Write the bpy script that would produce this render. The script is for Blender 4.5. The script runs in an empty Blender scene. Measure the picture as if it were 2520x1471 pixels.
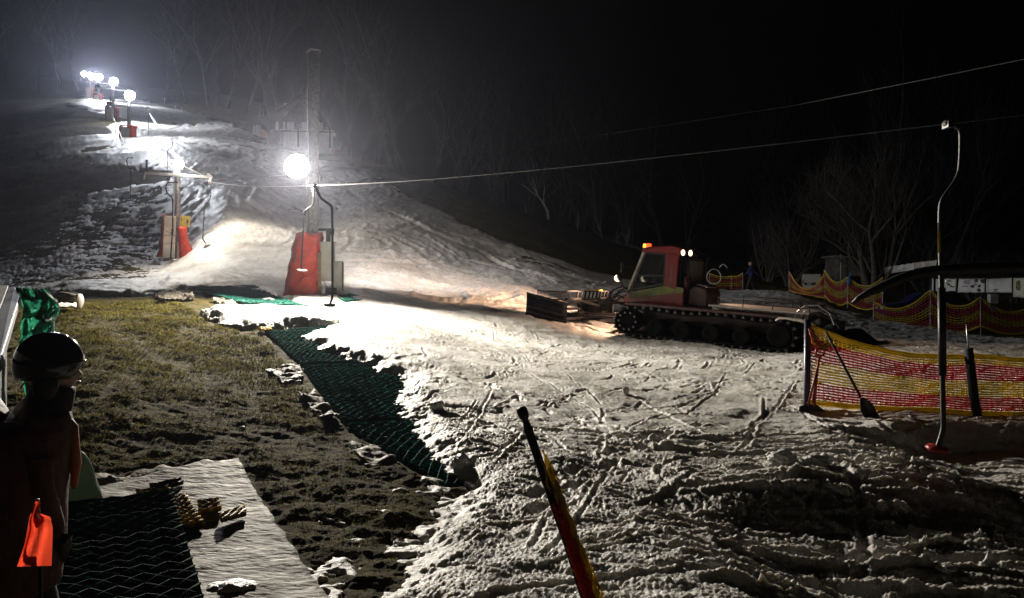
HAZE = 0.00034
import bpy, bmesh, math, random
import numpy as np
from mathutils import Vector, Matrix, Euler

random.seed(7)
RNG = np.random.default_rng(11)
R = math.radians
sc = bpy.context.scene
col = sc.collection

# ---------------------------------------------------------------- camera
F, CX, HZ, H = 1868.0, 1260.0, 703.0, 1.73          # picture units: 2520 wide
def P(u, v, d):
    """world point at distance d in front of the camera, seen at (u, v)"""
    return Vector(((u - CX) / F * d, d, H - (v - HZ) / F * d))

cam_d = bpy.data.cameras.new('camera')
cam = bpy.data.objects.new('camera', cam_d)
col.objects.link(cam)
cam.location = (0, 0, H)
cam.rotation_euler = (R(90), 0, 0)
cam_d.sensor_width = 36
cam_d.lens = 36 * F / 2520
cam_d.shift_y = -(735.5 - HZ) / 2520
cam_d.clip_start = 0.05
cam_d.clip_end = 2000
sc.camera = cam

# ---------------------------------------------------------------- numpy noise
_perm = np.arange(256); np.random.default_rng(3).shuffle(_perm)
_perm = np.concatenate([_perm, _perm, _perm]).astype(np.int32)
_ang = np.random.default_rng(5).uniform(0, 2 * np.pi, 256).astype(np.float32)
_gx, _gy = np.cos(_ang), np.sin(_ang)
def perlin(x, y, seed=0):
    x = np.asarray(x, np.float32) + seed * 17.37; y = np.asarray(y, np.float32) + seed * 9.71
    xi = np.floor(x).astype(np.int32); yi = np.floor(y).astype(np.int32)
    xf = x - xi; yf = y - yi
    xi &= 255; yi &= 255
    u = xf * xf * xf * (xf * (xf * 6 - 15) + 10); v = yf * yf * yf * (yf * (yf * 6 - 15) + 10)
    def g(ix, iy, dx, dy):
        h = _perm[_perm[ix] + iy]
        return _gx[h] * dx + _gy[h] * dy
    a = g(xi, yi, xf, yf); b = g(xi + 1, yi, xf - 1, yf)
    c = g(xi, yi + 1, xf, yf - 1); d = g(xi + 1, yi + 1, xf - 1, yf - 1)
    return ((a + u * (b - a)) * (1 - v) + (c + u * (d - c)) * v) * 1.5
def fbm(x, y, oct=4, seed=0, gain=.5, lac=2.03):
    s = 0; a = 1.0
    for k in range(oct):
        s = s + a * perlin(x, y, seed + k * 3)
        x, y = (x * .809 - y * .588) * lac + 5.3, (x * .588 + y * .809) * lac; a *= gain
    return s
def sstep(a, b, x):
    t = np.clip((x - a) / (b - a), 0, 1)
    return t * t * (3 - 2 * t)

# ---------------------------------------------------------------- terrain heights
CTRL = [  # u, v, d
 (770,737,22),(1100,742,26),(1300,722,29),(1200,620,40),(1000,560,40),(1000,480,51),(1100,530,47),(1200,575,44),(760,600,35),(760,520,44),(880,600,35),(880,520,43),(1000,640,33),(900,680,29),(760,660,30),
 (1300,612,43),(1400,650,43),(1530,690,44),(900,418,58),(850,402,60),(690,372,65),(600,318,77),(500,285,92),(430,270,105),(390,260,120),
 (600,600,34.5),(560,640,32),(560,520,38),(540,440,46),(500,372,53),(350,371,53),(150,379,54),
 (100,600,36),(0,640,34),(0,720,26),(200,702,26),(300,652,33),(450,682,28),(435,641,35),(100,470,46),(0,400,55),(0,320,70),(-200,330,70),(-200,640,34),(-300,715,25),
 (150,259,85),(260,268,85),(400,298,83),(330,318,70),(450,330,70),
 (222,245,130),(260,243,140),(300,240,160),(100,235,140),(-100,250,110),
 (940,412,76),(1060,452,72),(1200,507,70),(1350,552,70),(1530,612,72),(1700,650,75),
 (740,372,78),(1790,715,48),(1940,720,46),(2060,762,40),(2200,792,36),(2400,832,31),(2520,842,30),(1750,745,36),
 (2200,870,19.4),(2000,900,16.4),(1600,900,16.4),(1600,1000,10.9),(2000,1030,9.9),(2450,1050,9.3),
 (650,817,14),(800,815,14.5),(1000,1000,9.5),(1100,1190,6.45),(1300,900,15),(1300,806,22),(1400,814,23.5),(1560,848,22.5),(1900,880,20.5),(1700,797,26),
 (300,737,18),(100,737,17.5),(500,737,19),(-200,737,17),(640,745,21),
 (300,860,11),(300,1000,8),(500,900,11),(500,1150,6.5),
]
WPTS = [ # x, y, z
 (-2,4.3,0),(-1,3,0),(0,4,0),(0,6,0.0),(1.5,6,0),(2,4,0),(3,7,0),(4,5,0),(6,6,0),(8,8,0),(-3.5,6.6,.18),(-2,6.6,.14),(-1,6.5,.08),(-2.5,4,.03),
 (-6,6,.3),(-9,9,.75),(-14,14,1.5),(0,-3,0),(0,-30,0),(30,-20,0),(-30,-20,.8),(-12,0,.6),(12,0,0),(25,10,0),(30,25,-.3),(-30,8,2),
 (-60,30,7),(-90,60,16),(-110,110,30),(-60,190,46),(-15,190,18),(-12,115,14),(-12,140,15),(0,150,10),(40,150,5),(45,100,2.5),(70,60,0),(60,30,-.3),
 (20,90,2),(8,90,4),(-3,90,6),(25,55,.6),(40,50,.2),(30,40,-.3),(12,16,0),(16,12,0),(120,120,2),(200,20,0),(-200,40,25),(0,260,25),(-150,200,60),(150,220,8),(0,-200,0),
]
def _q(x, y):
    r = np.sqrt(x * x + y * y) + 1e-6
    k = np.log1p(r / 3.0) / r
    return x * k, y * k, r
_pts = np.array([tuple(P(*c)) for c in CTRL] + WPTS, np.float64)
_qx, _qy, _r = _q(_pts[:, 0], _pts[:, 1])
_w = _pts[:, 2] / (_r + 2)
def _tps(d2):
    return np.where(d2 > 1e-12, 0.5 * d2 * np.log(d2 + 1e-12), 0)
_n = len(_pts)
_A = np.zeros((_n + 3, _n + 3))
_A[:_n, :_n] = _tps((_qx[:, None] - _qx) ** 2 + (_qy[:, None] - _qy) ** 2) + np.eye(_n) * 2e-4
_A[:_n, _n] = 1; _A[:_n, _n + 1] = _qx; _A[:_n, _n + 2] = _qy
_A[_n, :_n] = 1; _A[_n + 1, :_n] = _qx; _A[_n + 2, :_n] = _qy
_c = np.linalg.solve(_A, np.concatenate([_w, [0, 0, 0]]))
def base_z(x, y):
    """smooth terrain height (vectorised)"""
    x = np.asarray(x, np.float64); y = np.asarray(y, np.float64)
    sh = x.shape; x = x.ravel(); y = y.ravel()
    out = np.empty(x.size)
    for i in range(0, x.size, 60000):
        qx, qy, r = _q(x[i:i + 60000], y[i:i + 60000])
        k = _tps((qx[:, None] - _qx) ** 2 + (qy[:, None] - _qy) ** 2) @ _c[:_n]
        out[i:i + 60000] = (k + _c[_n] + _c[_n + 1] * qx + _c[_n + 2] * qy) * (r + 2)
    # the bank under the safety net, and the drop in front of the lift track
    x2, y2 = x, y
    bank = sstep(8.95, 8.35, y2 + .12 * np.sin(x2 * 2.1)) * sstep(3.3, 4.6, x2)
    out -= .30 * bank * sstep(-2, 1, y2)
    edge = 6.55 - .35 * sstep(2.6, 1.2, x2) + .18 * np.sin(x2 * 1.7 + .6)
    drop = np.clip(edge - y2, 0, 2.6)
    out -= (.11 * drop + .13 * sstep(0, .9, drop)) * sstep(.75, 2.1, x2 - .12 * (6 - y2))
    return out.reshape(sh)
def gz(x, y):
    return float(base_z(np.array([x]), np.array([y]))[0])
_dd = np.geomspace(2.2, 240, 900)
def G(u, v, up=0.0):
    """where the sight line through (u, v) meets the terrain (raised by up)"""
    xs = (u - CX) / F * _dd; zs = H - (v - HZ) / F * _dd
    g = base_z(xs, _dd) + up
    k = np.argmax(zs < g)
    if k == 0: k = 1
    a = zs[k - 1] - g[k - 1]; b = g[k] - zs[k]
    t = a / (a + b) if a + b != 0 else 0
    d = _dd[k - 1] + (_dd[k] - _dd[k - 1]) * t
    return Vector(((u - CX) / F * d, d, gz((u - CX) / F * d, d)))

# ---------------------------------------------------------------- materials
MATS = {}
def nodemat(name):
    m = bpy.data.materials.new(name); m.use_nodes = True
    return m, m.node_tree, m.node_tree.nodes['Principled BSDF']
def mat(name, c, rough=.55, metal=0.0, var=.18, scale=6.0, bump=.15, bscale=40.0, spec=.5, emit=None, estr=0, c2=None, trans=0):
    """procedural paint / cloth / metal: colour wanders with noise, fine bump"""
    if name in MATS: return MATS[name]
    m, nt, b = nodemat(name)
    tc = nt.nodes.new('ShaderNodeTexCoord')
    n = nt.nodes.new('ShaderNodeTexNoise'); n.inputs['Scale'].default_value = scale; n.inputs['Detail'].default_value = 5
    nt.links.new(tc.outputs['Object'], n.inputs['Vector'])
    mx = nt.nodes.new('ShaderNodeMix'); mx.data_type = 'RGBA'
    lo = c2 or tuple(x * (1 - var * 1.6) for x in c); hi = tuple(min(1, x * (1 + var)) for x in c) if not c2 else c
    mx.inputs['A'].default_value = (*lo, 1); mx.inputs['B'].default_value = (*hi, 1)
    rp = nt.nodes.new('ShaderNodeMapRange'); rp.inputs['From Min'].default_value = .3; rp.inputs['From Max'].default_value = .7
    nt.links.new(n.outputs['Fac'], rp.inputs['Value']); nt.links.new(rp.outputs['Result'], mx.inputs['Factor'])
    nt.links.new(mx.outputs['Result'], b.inputs['Base Color'])
    b.inputs['Roughness'].default_value = rough; b.inputs['Metallic'].default_value = metal
    b.inputs['Specular IOR Level'].default_value = spec
    if bump:
        n2 = nt.nodes.new('ShaderNodeTexNoise'); n2.inputs['Scale'].default_value = bscale; n2.inputs['Detail'].default_value = 4
        nt.links.new(tc.outputs['Object'], n2.inputs['Vector'])
        bp = nt.nodes.new('ShaderNodeBump'); bp.inputs['Strength'].default_value = bump; bp.inputs['Distance'].default_value = .02
        nt.links.new(n2.outputs['Fac'], bp.inputs['Height']); nt.links.new(bp.outputs['Normal'], b.inputs['Normal'])
    if trans:
        out = nt.nodes['Material Output']
        tr = nt.nodes.new('ShaderNodeBsdfTranslucent'); ms = nt.nodes.new('ShaderNodeMixShader')
        nt.links.new(mx.outputs['Result'], tr.inputs['Color'])
        ms.inputs[0].default_value = trans
        nt.links.new(b.outputs[0], ms.inputs[1]); nt.links.new(tr.outputs[0], ms.inputs[2]); nt.links.new(ms.outputs[0], out.inputs['Surface'])
    if emit:
        b.inputs['Emission Color'].default_value = (*emit, 1); b.inputs['Emission Strength'].default_value = estr
        m.cycles.emission_sampling = 'NONE'
    MATS[name] = m
    return m
def glass(name, c=(.02, .025, .03), rough=.05, t=.55):
    if name in MATS: return MATS[name]
    m, nt, b = nodemat(name)
    out = nt.nodes['Material Output']
    b.inputs['Base Color'].default_value = (*c, 1); b.inputs['Roughness'].default_value = rough
    nz = nt.nodes.new('ShaderNodeTexNoise'); nz.inputs['Scale'].default_value = 9
    rr = nt.nodes.new('ShaderNodeMapRange'); rr.inputs['To Min'].default_value = rough; rr.inputs['To Max'].default_value = rough + .15
    nt.links.new(nz.outputs['Fac'], rr.inputs['Value']); nt.links.new(rr.outputs['Result'], b.inputs['Roughness'])
    tr = nt.nodes.new('ShaderNodeBsdfTransparent'); tr.inputs['Color'].default_value = (.75, .8, .8, 1)
    ms = nt.nodes.new('ShaderNodeMixShader'); ms.inputs[0].default_value = t
    nt.links.new(b.outputs[0], ms.inputs[1]); nt.links.new(tr.outputs[0], ms.inputs[2]); nt.links.new(ms.outputs[0], out.inputs['Surface'])
    MATS[name] = m
    return m

# ---------------------------------------------------------------- mesh builder
class MB:
    def __init__(s): s.v = []; s.f = []; s.m = []; s.mi = 0
    def add(s, vs, fs):
        o = len(s.v); s.v += [tuple(p) for p in vs]
        s.f += [tuple(i + o for i in f) for f in fs]; s.m += [s.mi] * len(fs)
    def box(s, c, size, rot=None, taper=1.0):
        sx, sy, sz = [k / 2 for k in size]
        vs = [Vector((x * sx * (taper if z > 0 else 1), y * sy * (taper if z > 0 else 1), z * sz)) for z in (-1, 1) for y in (-1, 1) for x in (-1, 1)]
        if rot is not None:
            M = rot if isinstance(rot, Matrix) else Euler(rot).to_matrix()
            vs = [M @ p for p in vs]
        vs = [p + Vector(c) for p in vs]
        s.add(vs, [(0, 2, 3, 1), (4, 5, 7, 6), (0, 1, 5, 4), (2, 6, 7, 3), (0, 4, 6, 2), (1, 3, 7, 5)])
    def bar(s, a, b, w, h=None):
        """square bar from a to b"""
        a = Vector(a); b = Vector(b); d = b - a
        q = d.to_track_quat('Z', 'Y').to_matrix()
        s.box((a + b) / 2, (w, h or w, d.length), q)
    def tube(s, pts, r, seg=8, cap=True):
        pts = [Vector(p) for p in pts]; n = len(pts)
        rs = r if isinstance(r, (list, tuple)) else [r] * n
        t0 = (pts[1] - pts[0]).normalized()
        ref = Vector((0, 0, 1)) if abs(t0.z) < .9 else Vector((0, 1, 0))
        nx = t0.cross(ref).normalized(); vs = []
        for i in range(n):
            t = (pts[min(i + 1, n - 1)] - pts[max(i - 1, 0)])
            t = t.normalized() if t.length > 1e-9 else t0
            nx = (nx - t * nx.dot(t)); nx = nx.normalized() if nx.length > 1e-6 else t.orthogonal().normalized()
            ny = t.cross(nx)
            for k in range(seg):
                a = 2 * math.pi * k / seg
                vs.append(pts[i] + (nx * math.cos(a) + ny * math.sin(a)) * rs[i])
        fs = [(i * seg + k, i * seg + (k + 1) % seg, (i + 1) * seg + (k + 1) % seg, (i + 1) * seg + k) for i in range(n - 1) for k in range(seg)]
        if cap: fs += [tuple(range(seg))[::-1], tuple((n - 1) * seg + k for k in range(seg))]
        s.add(vs, fs)
    def lathe(s, prof, c=(0, 0, 0), seg=16, axis=None):
        """prof: (radius, height) pairs"""
        M = Vector(axis).to_track_quat('Z', 'Y').to_matrix() if axis is not None else Matrix.Identity(3)
        vs = [M @ Vector((r * math.cos(2 * math.pi * k / seg), r * math.sin(2 * math.pi * k / seg), z)) + Vector(c) for r, z in prof for k in range(seg)]
        n = len(prof)
        fs = [(i * seg + k, i * seg + (k + 1) % seg, (i + 1) * seg + (k + 1) % seg, (i + 1) * seg + k) for i in range(n - 1) for k in range(seg)]
        if prof[0][0] > 1e-4: fs.append(tuple(range(seg))[::-1])
        if prof[-1][0] > 1e-4: fs.append(tuple((n - 1) * seg + k for k in range(seg)))
        s.add(vs, fs)
    def ball(s, c, r, seg=14, ring=9, sq=(1, 1, 1)):
        vs = []; 
        for i in range(ring + 1):
            a = math.pi * i / ring
            for k in range(seg):
                b = 2 * math.pi * k / seg
                vs.append((c[0] + r * sq[0] * math.sin(a) * math.cos(b), c[1] + r * sq[1] * math.sin(a) * math.sin(b), c[2] - r * sq[2] * math.cos(a)))
        s.add(vs, [(i * seg + k, i * seg + (k + 1) % seg, (i + 1) * seg + (k + 1) % seg, (i + 1) * seg + k) for i in range(ring) for k in range(seg)])
    def prism(s, prof, y0, y1):
        """outline (x, z) extruded along y"""
        n = len(prof)
        vs = [(x, y0, z) for x, z in prof] + [(x, y1, z) for x, z in prof]
        s.add(vs, [tuple(range(n)), tuple(range(2 * n - 1, n - 1, -1))] + [(i, (i + n), (i + 1) % n + n, (i + 1) % n) for i in range(n)])
    def plate(s, poly, t, nrm=None):
        """flat polygon of 3-D points with thickness t"""
        poly = [Vector(p) for p in poly]
        if nrm is None: nrm = (poly[1] - poly[0]).cross(poly[2] - poly[0]).normalized()
        n = len(poly)
        vs = [p + nrm * t / 2 for p in poly] + [p - nrm * t / 2 for p in poly]
        s.add(vs, [tuple(range(n)), tuple(range(2 * n - 1, n - 1, -1))] + [(i, i + n, (i + 1) % n + n, (i + 1) % n) for i in range(n)])
    def grid(s, rows, close=False):
        """surface through rows of points"""
        n = len(rows[0]); vs = [p for r in rows for p in r]
        m = n if close else n - 1
        s.add(vs, [(i * n + k, i * n + (k + 1) % n, (i + 1) * n + (k + 1) % n, (i + 1) * n + k) for i in range(len(rows) - 1) for k in range(m)])
    def build(s, name, mats, parent=None, smooth=False, bevel=0, solid=0, subsurf=0):
        me = bpy.data.meshes.new(name)
        me.from_pydata(s.v, [], s.f)
        mats = mats if isinstance(mats, (list, tuple)) else [mats]
        for m in mats: me.materials.append(m)
        if len(mats) > 1: me.polygons.foreach_set('material_index', s.m)
        bm = bmesh.new(); bm.from_mesh(me); bmesh.ops.recalc_face_normals(bm, faces=bm.faces); bm.to_mesh(me); bm.free()
        if smooth: me.shade_smooth()
        o = bpy.data.objects.new(name, me); col.objects.link(o)
        if parent: o.parent = parent
        if solid:
            k = o.modifiers.new('thick', 'SOLIDIFY'); k.thickness = solid; k.offset = 0
        if bevel:
            k = o.modifiers.new('bevel', 'BEVEL'); k.width = bevel; k.segments = 2; k.limit_method = 'ANGLE'
        if subsurf:
            k = o.modifiers.new('sub', 'SUBSURF'); k.levels = subsurf; k.render_levels = subsurf
        return o
def tag(o, label, cat, group=None, kind=None):
    o['label'] = label; o['category'] = cat
    if group: o['group'] = group
    if kind: o['kind'] = kind
    return o
def thing(name, label, cat, loc=(0, 0, 0), rotz=0, group=None):
    o = bpy.data.objects.new(name, None); col.objects.link(o)
    o.location = loc; o.rotation_euler = (0, 0, rotz); o.empty_display_size = .2
    return tag(o, label, cat, group)
def copy_tree(o, parent=None):
    c = o.copy(); col.objects.link(c)
    if parent: c.parent = parent
    for ch in list(o.children): copy_tree(ch, c)
    return c
def fast_mesh(name, V, faces, material, smooth=True):
    """numpy vertices (n,3) and quads (m,4)"""
    me = bpy.data.meshes.new(name)
    me.vertices.add(len(V)); me.vertices.foreach_set('co', np.ascontiguousarray(V, np.float32).ravel())
    k = faces.shape[1]
    me.loops.add(faces.size); me.loops.foreach_set('vertex_index', np.ascontiguousarray(faces, np.int32).ravel())
    me.polygons.add(len(faces)); me.polygons.foreach_set('loop_start', np.arange(0, faces.size, k, dtype=np.int32))
    me.polygons.foreach_set('loop_total', np.full(len(faces), k, np.int32))
    me.update(calc_edges=True)
    if smooth: me.shade_smooth()
    me.materials.append(material)
    o = bpy.data.objects.new(name, me); col.objects.link(o)
    return o
# ================================================================= TERRAIN
def poly_sdf(x, y, poly):
    """signed distance, positive inside"""
    poly = np.asarray(poly, np.float32); n = len(poly)
    d = np.full(x.shape, 1e9, np.float32); ins = np.zeros(x.shape, bool)
    for i in range(n):
        a = poly[i]; b = poly[(i + 1) % n]; e = b - a
        wx = x - a[0]; wy = y - a[1]
        t = np.clip((wx * e[0] + wy * e[1]) / (e @ e + 1e-12), 0, 1)
        d = np.minimum(d, (wx - e[0] * t) ** 2 + (wy - e[1] * t) ** 2)
        if abs(e[1]) > 1e-9:
            c = ((a[1] <= y) & (b[1] > y)) | ((b[1] <= y) & (a[1] > y))
            ins ^= c & (x < a[0] + (y - a[1]) / e[1] * e[0])
    d = np.sqrt(d)
    return np.where(ins, d, -d)
def GP(lst):
    out = []
    for c in lst:
        p = P(*c) if len(c) == 3 else G(*c)
        out.append((p.x, p.y))
    return out
SNOW_POLY = GP([(960,1480),(1060,1340),(1150,1215),(1092,1165),(1055,1110),(1012,1045),(968,1005),(1000,945),(885,898),(800,868),(740,832),
    (840,806),(650,812),(530,803),(496,778),(545,758),(620,762),(735,766),(700,742),(640,725),(560,716),(470,714),(400,728),(190,730),(130,716),(0,714)]) + [
    (-14,19),(-22,24),(-24,30)] + GP([(20,610,36),(100,578,38),(190,560,40),(225,500,44),(330,492,45),(415,452,46),(330,428,48),(210,405,51),(120,392,53),(100,372,56),
    (140,350,60),(262,338,62),(285,305,76),(190,288,80),(132,260,85),(195,250,95),(200,240,125),(200,232,150),
    (330,236,165),(390,261,120),(430,270,105),(500,285,92),(600,318,76),(690,372,65),(850,402,60),(900,418,58),(1000,480,51),(1100,530,47),(1200,575,44),
    (1300,612,43),(1400,650,43),(1530,690,44),(1640,702,46),(1780,716,48),(1940,722,46),(2060,768,40),(2200,800,36),(2400,838,31),(2520,848,30)]) + [
    (30,26),(30,-3),(1.2,-3),(-.2,2.5)]
PATCHY = GP([(-100,725,26),(0,600,36),(190,552,40),(225,485,44),(425,440,46),(425,640,34),(380,705,27)])
SMOOTH = GP([(600,700),(700,735),(840,765),(960,830),(1100,885),(1300,932)])
FRESH = GP([(470,700,26),(480,640,30),(560,560,34),(800,560,33),(900,640,31),(1000,700,28),(850,745,22),(700,735,22)])

# ---- stamped tracks: heights on two regular world grids
class Stamp:
    def __init__(s, x0, x1, y0, y1, res):
        s.x0, s.y0, s.res = x0, y0, res
        s.a = np.zeros((int((y1 - y0) / res) + 1, int((x1 - x0) / res) + 1), np.float32)
    def line(s, pts, w, depth, ridge, side=0):
        pts = np.asarray(pts, np.float32); ny, nx = s.a.shape
        pad = w * 4
        i0 = max(0, int((pts[:, 0].min() - pad - s.x0) / s.res)); i1 = min(nx, int((pts[:, 0].max() + pad - s.x0) / s.res) + 1)
        j0 = max(0, int((pts[:, 1].min() - pad - s.y0) / s.res)); j1 = min(ny, int((pts[:, 1].max() + pad - s.y0) / s.res) + 1)
        if i1 - i0 < 2 or j1 - j0 < 2: return
        X, Y = np.meshgrid(s.x0 + np.arange(i0, i1) * s.res, s.y0 + np.arange(j0, j1) * s.res)
        X = X.astype(np.float32); Y = Y.astype(np.float32)
        X = X + w * .35 * perlin(X / w * .5, Y / w * .5, 8); Y = Y + w * .35 * perlin(X / w * .5, Y / w * .5, 9)
        best = np.full(X.shape, 1e9, np.float32); sg = np.zeros(X.shape, np.float32); tt = np.zeros(X.shape, np.float32)
        n = len(pts)
        for k in range(n - 1):
            a = pts[k]; e = pts[k + 1] - a
            wx = X - a[0]; wy = Y - a[1]
            t = np.clip((wx * e[0] + wy * e[1]) / (e @ e + 1e-9), 0, 1)
            d = (wx - e[0] * t) ** 2 + (wy - e[1] * t) ** 2
            u = d < best
            best = np.where(u, d, best); sg = np.where(u, np.sign(e[0] * wy - e[1] * wx), sg); tt = np.where(u, (k + t) / (n - 1), tt)
        d = np.sqrt(best)
        fade = sstep(0, .15, tt) * sstep(1, .85, tt)
        lump = .6 + .8 * np.abs(perlin(X / w * 1.3, Y / w * 1.3, 4))
        rid = np.exp(-((d - 1.7 * w) / (.7 * w)) ** 2) * ridge * lump
        if side: rid = rid * np.where(sg * side > 0, 1.5, .25)
        s.a[j0:j1, i0:i1] += (-depth * np.exp(-(d / w) ** 4) + rid) * fade
    def sample(s, x, y):
        fx = (x - s.x0) / s.res; fy = (y - s.y0) / s.res
        ny, nx = s.a.shape
        ok = (fx >= 0) & (fy >= 0) & (fx < nx - 1) & (fy < ny - 1)
        fx = np.clip(fx, 0, nx - 1.001); fy = np.clip(fy, 0, ny - 1.001)
        i = fx.astype(np.int32); j = fy.astype(np.int32); tx = fx - i; ty = fy - j
        v = (s.a[j, i] * (1 - tx) + s.a[j, i + 1] * tx) * (1 - ty) + (s.a[j + 1, i] * (1 - tx) + s.a[j + 1, i + 1] * tx) * ty
        return np.where(ok, v, 0)
def wander(x, y, a, length, step, turn, curve=0):
    pts = [(x, y)]
    for _ in range(max(2, int(length / step))):
        a += random.gauss(curve, turn)
        x += math.cos(a) * step; y += math.sin(a) * step
        pts.append((x, y))
    return pts
near = Stamp(-4, 12, 2.5, 22, .0125)
for k in range(700):                       # ski and boot scuffs over the near snow
    x = random.uniform(-2.5, 11); y = random.uniform(4, 20)
    a = random.choice([random.gauss(2.45, .35), random.gauss(.25, .5), random.gauss(1.0, .5)])
    near.line(wander(x, y, a, random.uniform(.3, 3.0), .15, .10, random.gauss(0, .05)), random.uniform(.012, .035), random.uniform(.006, .02), random.uniform(.006, .018), random.choice((-1, 0, 1)))
for px in ([(1380,930),(1480,1020),(1620,1070),(1750,1130)], [(1540,990),(1640,1050),(1760,1120)], [(1450,1250),(1340,1330),(1300,1420)], [(1790,930),(1760,1000),(1690,1050),(1590,1060)],
           [(1880,1000),(1880,1060),(1780,1120)], [(1215,980),(1170,1060),(1140,1120)], [(1500,1180),(1420,1330),(1330,1440)], [(1400,960),(1640,970),(1830,940),(1900,890)],
           [(1430,1230),(1640,1290),(1800,1340)], [(1330,1180),(1500,1230),(1700,1260)], [(1780,1280),(1560,1320),(1480,1350)], [(1100,890),(1300,940),(1460,1030),(1490,1080)],
           [(1960,950),(1900,1050)], [(1000,840),(1180,905),(1320,935)], [(980,850),(1160,915),(1300,948)], [(1920,1010),(2060,1090),(2250,1120)], [(1800,1180),(2000,1150),(2300,1200)],
           [(1850,1170),(2100,1210),(2450,1230)], [(1500,1150),(1700,1190),(1900,1180)]):
    w = GP(px)
    near.line(w, .018, .014, .013, random.choice((-1, 1)))
for k in range(120):                        # wider gouges pushed up by the groomer's edge and by skis, lower right
    x = random.uniform(.6, 7); y = random.uniform(3.6, 8.3)
    near.line(wander(x, y, random.gauss(-.18, .22), random.uniform(.5, 2.4), .2, .05), random.uniform(.02, .05), random.uniform(.015, .035), random.uniform(.012, .03), random.choice((-1, 1)))
for k in range(26):                        # long ruts left by skis and sledges across the lower snow
    x = random.uniform(-.2, 6); y = random.uniform(3.8, 8.6)
    near.line(wander(x, y, random.gauss(-.12, .16), random.uniform(2, 5), .25, .03), random.uniform(.025, .06), random.uniform(.02, .04), random.uniform(.012, .03), random.choice((-1, 1)))
for k in range(9):                         # rows of groomer track prints
    p = G(1500 + k * 55, 905 + random.uniform(-8, 30))
    near.line(wander(p.x, p.y, 1.05 + random.gauss(0, .12), 1.6, .2, .05, .02), .03, .02, .02, 0)
for (u, v, a) in ((1250, 1330, 1.15), (1560, 1100, 2.2), (1750, 1250, .2), (1350, 1000, .7), (1900, 1130, 2.9)):   # boot prints
    p = G(u, v); x, y = p.x, p.y
    for k in range(11):
        x += math.cos(a) * .38; y += math.sin(a) * .38; sx = .09 * (1 if k % 2 else -1); a += random.gauss(0, .06)
        px_, py_ = x - math.sin(a) * sx, y + math.cos(a) * sx
        near.line([(px_ - math.cos(a) * .14, py_ - math.sin(a) * .14), (px_, py_), (px_ + math.cos(a) * .14, py_ + math.sin(a) * .14)], .045, .045, .02, 0)
far = Stamp(-62, 24, 18, 112, .1)
for k in range(420):                       # turns left on the piste
    t = random.random() ** .7
    y = 24 + 70 * t; xc = -3 - .48 * (y - 24); x = xc + random.uniform(-10, 9) * (1 if y > 30 else .7)
    a = random.gauss(.2, .5) if random.random() < .75 else random.gauss(-1.0, .3)
    far.line(wander(x, y, a, random.uniform(2, 9), .6, .10, random.gauss(0, .16)), random.uniform(.12, .26), random.uniform(.02, .06), random.uniform(.02, .06), random.choice((-1, 0, 1)))
for px in ([(1350,650,38),(1280,640,38),(1300,620,39),(1400,640,40)], [(1400,655,37),(1480,670,38),(1440,690,36)], [(930,470,44),(1050,540,40),(1180,590,39),(1260,650,35),(1420,690,34)],
           [(1150,620,36),(1060,560,39)], [(660,440,44),(760,460,43),(880,470,43)], [(540,420,47),(620,450,44),(600,500,40),(680,520,39)]):
    far.line([tuple(P(*c))[:2] for c in px], .18, .09, .08, 1)

def ang_rows():
    a = np.concatenate([np.linspace(-math.pi, -.95, 50)[:-1], np.linspace(-.95, -.66, 90)[:-1], np.linspace(-.66, .66, 1040), np.linspace(.66, .95, 90)[1:], np.linspace(.95, math.pi, 50)[1:]])
    r = np.concatenate([np.linspace(.25, 3.2, 40)[:-1], np.geomspace(3.2, 10, 400)[:-1], np.geomspace(10, 60, 380)[:-1], np.geomspace(60, 180, 130), np.geomspace(180, 900, 24)[1:]])
    return a, r
ANG, RAD = ang_rows()
AA, RR = np.meshgrid(ANG, RAD)
TX = (RR * np.sin(AA)).astype(np.float32); TY = (RR * np.cos(AA)).astype(np.float32)
TB = base_z(TX, TY).astype(np.float32)
FARK = sstep(240, 500, RR); TB = (TB * (1 - FARK) + FARK * 10).astype(np.float32)
nr, na = TX.shape
_i = np.arange(nr * na, dtype=np.int32).reshape(nr, na)
QUADS = np.stack([_i[:-1, :-1], _i[:-1, 1:], _i[1:, 1:], _i[1:, :-1]], -1).reshape(-1, 4)

sd = poly_sdf(TX, TY, SNOW_POLY)
sc_n = np.clip(RR / 14, .25, 2.5)                              # size of the ragged edge grows with the slope's scale
edge_n = fbm(TX * 2.1, TY * 2.1, 5, 1, .6) * .16 * np.clip(sc_n, .6, 1.2) + fbm(TX * .45, TY * .45, 4, 2, .6) * .35 * sstep(14, 30, RR) + fbm(TX * .12, TY * .2, 3, 6) * .9 * sstep(34, 60, RR)
sdn = sd + edge_n
patch = sstep(-1.2, 1.2, poly_sdf(TX, TY, PATCHY))
smooth_d = np.full(TX.shape, 1e9, np.float32)
for k in range(len(SMOOTH) - 1):
    a = np.array(SMOOTH[k]); e = np.array(SMOOTH[k + 1]) - a
    t = np.clip(((TX - a[0]) * e[0] + (TY - a[1]) * e[1]) / (e @ e), 0, 1)
    smooth_d = np.minimum(smooth_d, np.hypot(TX - a[0] - e[0] * t, TY - a[1] - e[1] * t))
calm = 1 - .85 * np.exp(-(smooth_d / .55) ** 2) - .8 * sstep(-1.5, 1.5, poly_sdf(TX, TY, FRESH))
calm = np.clip(calm, .08, 1)

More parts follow.
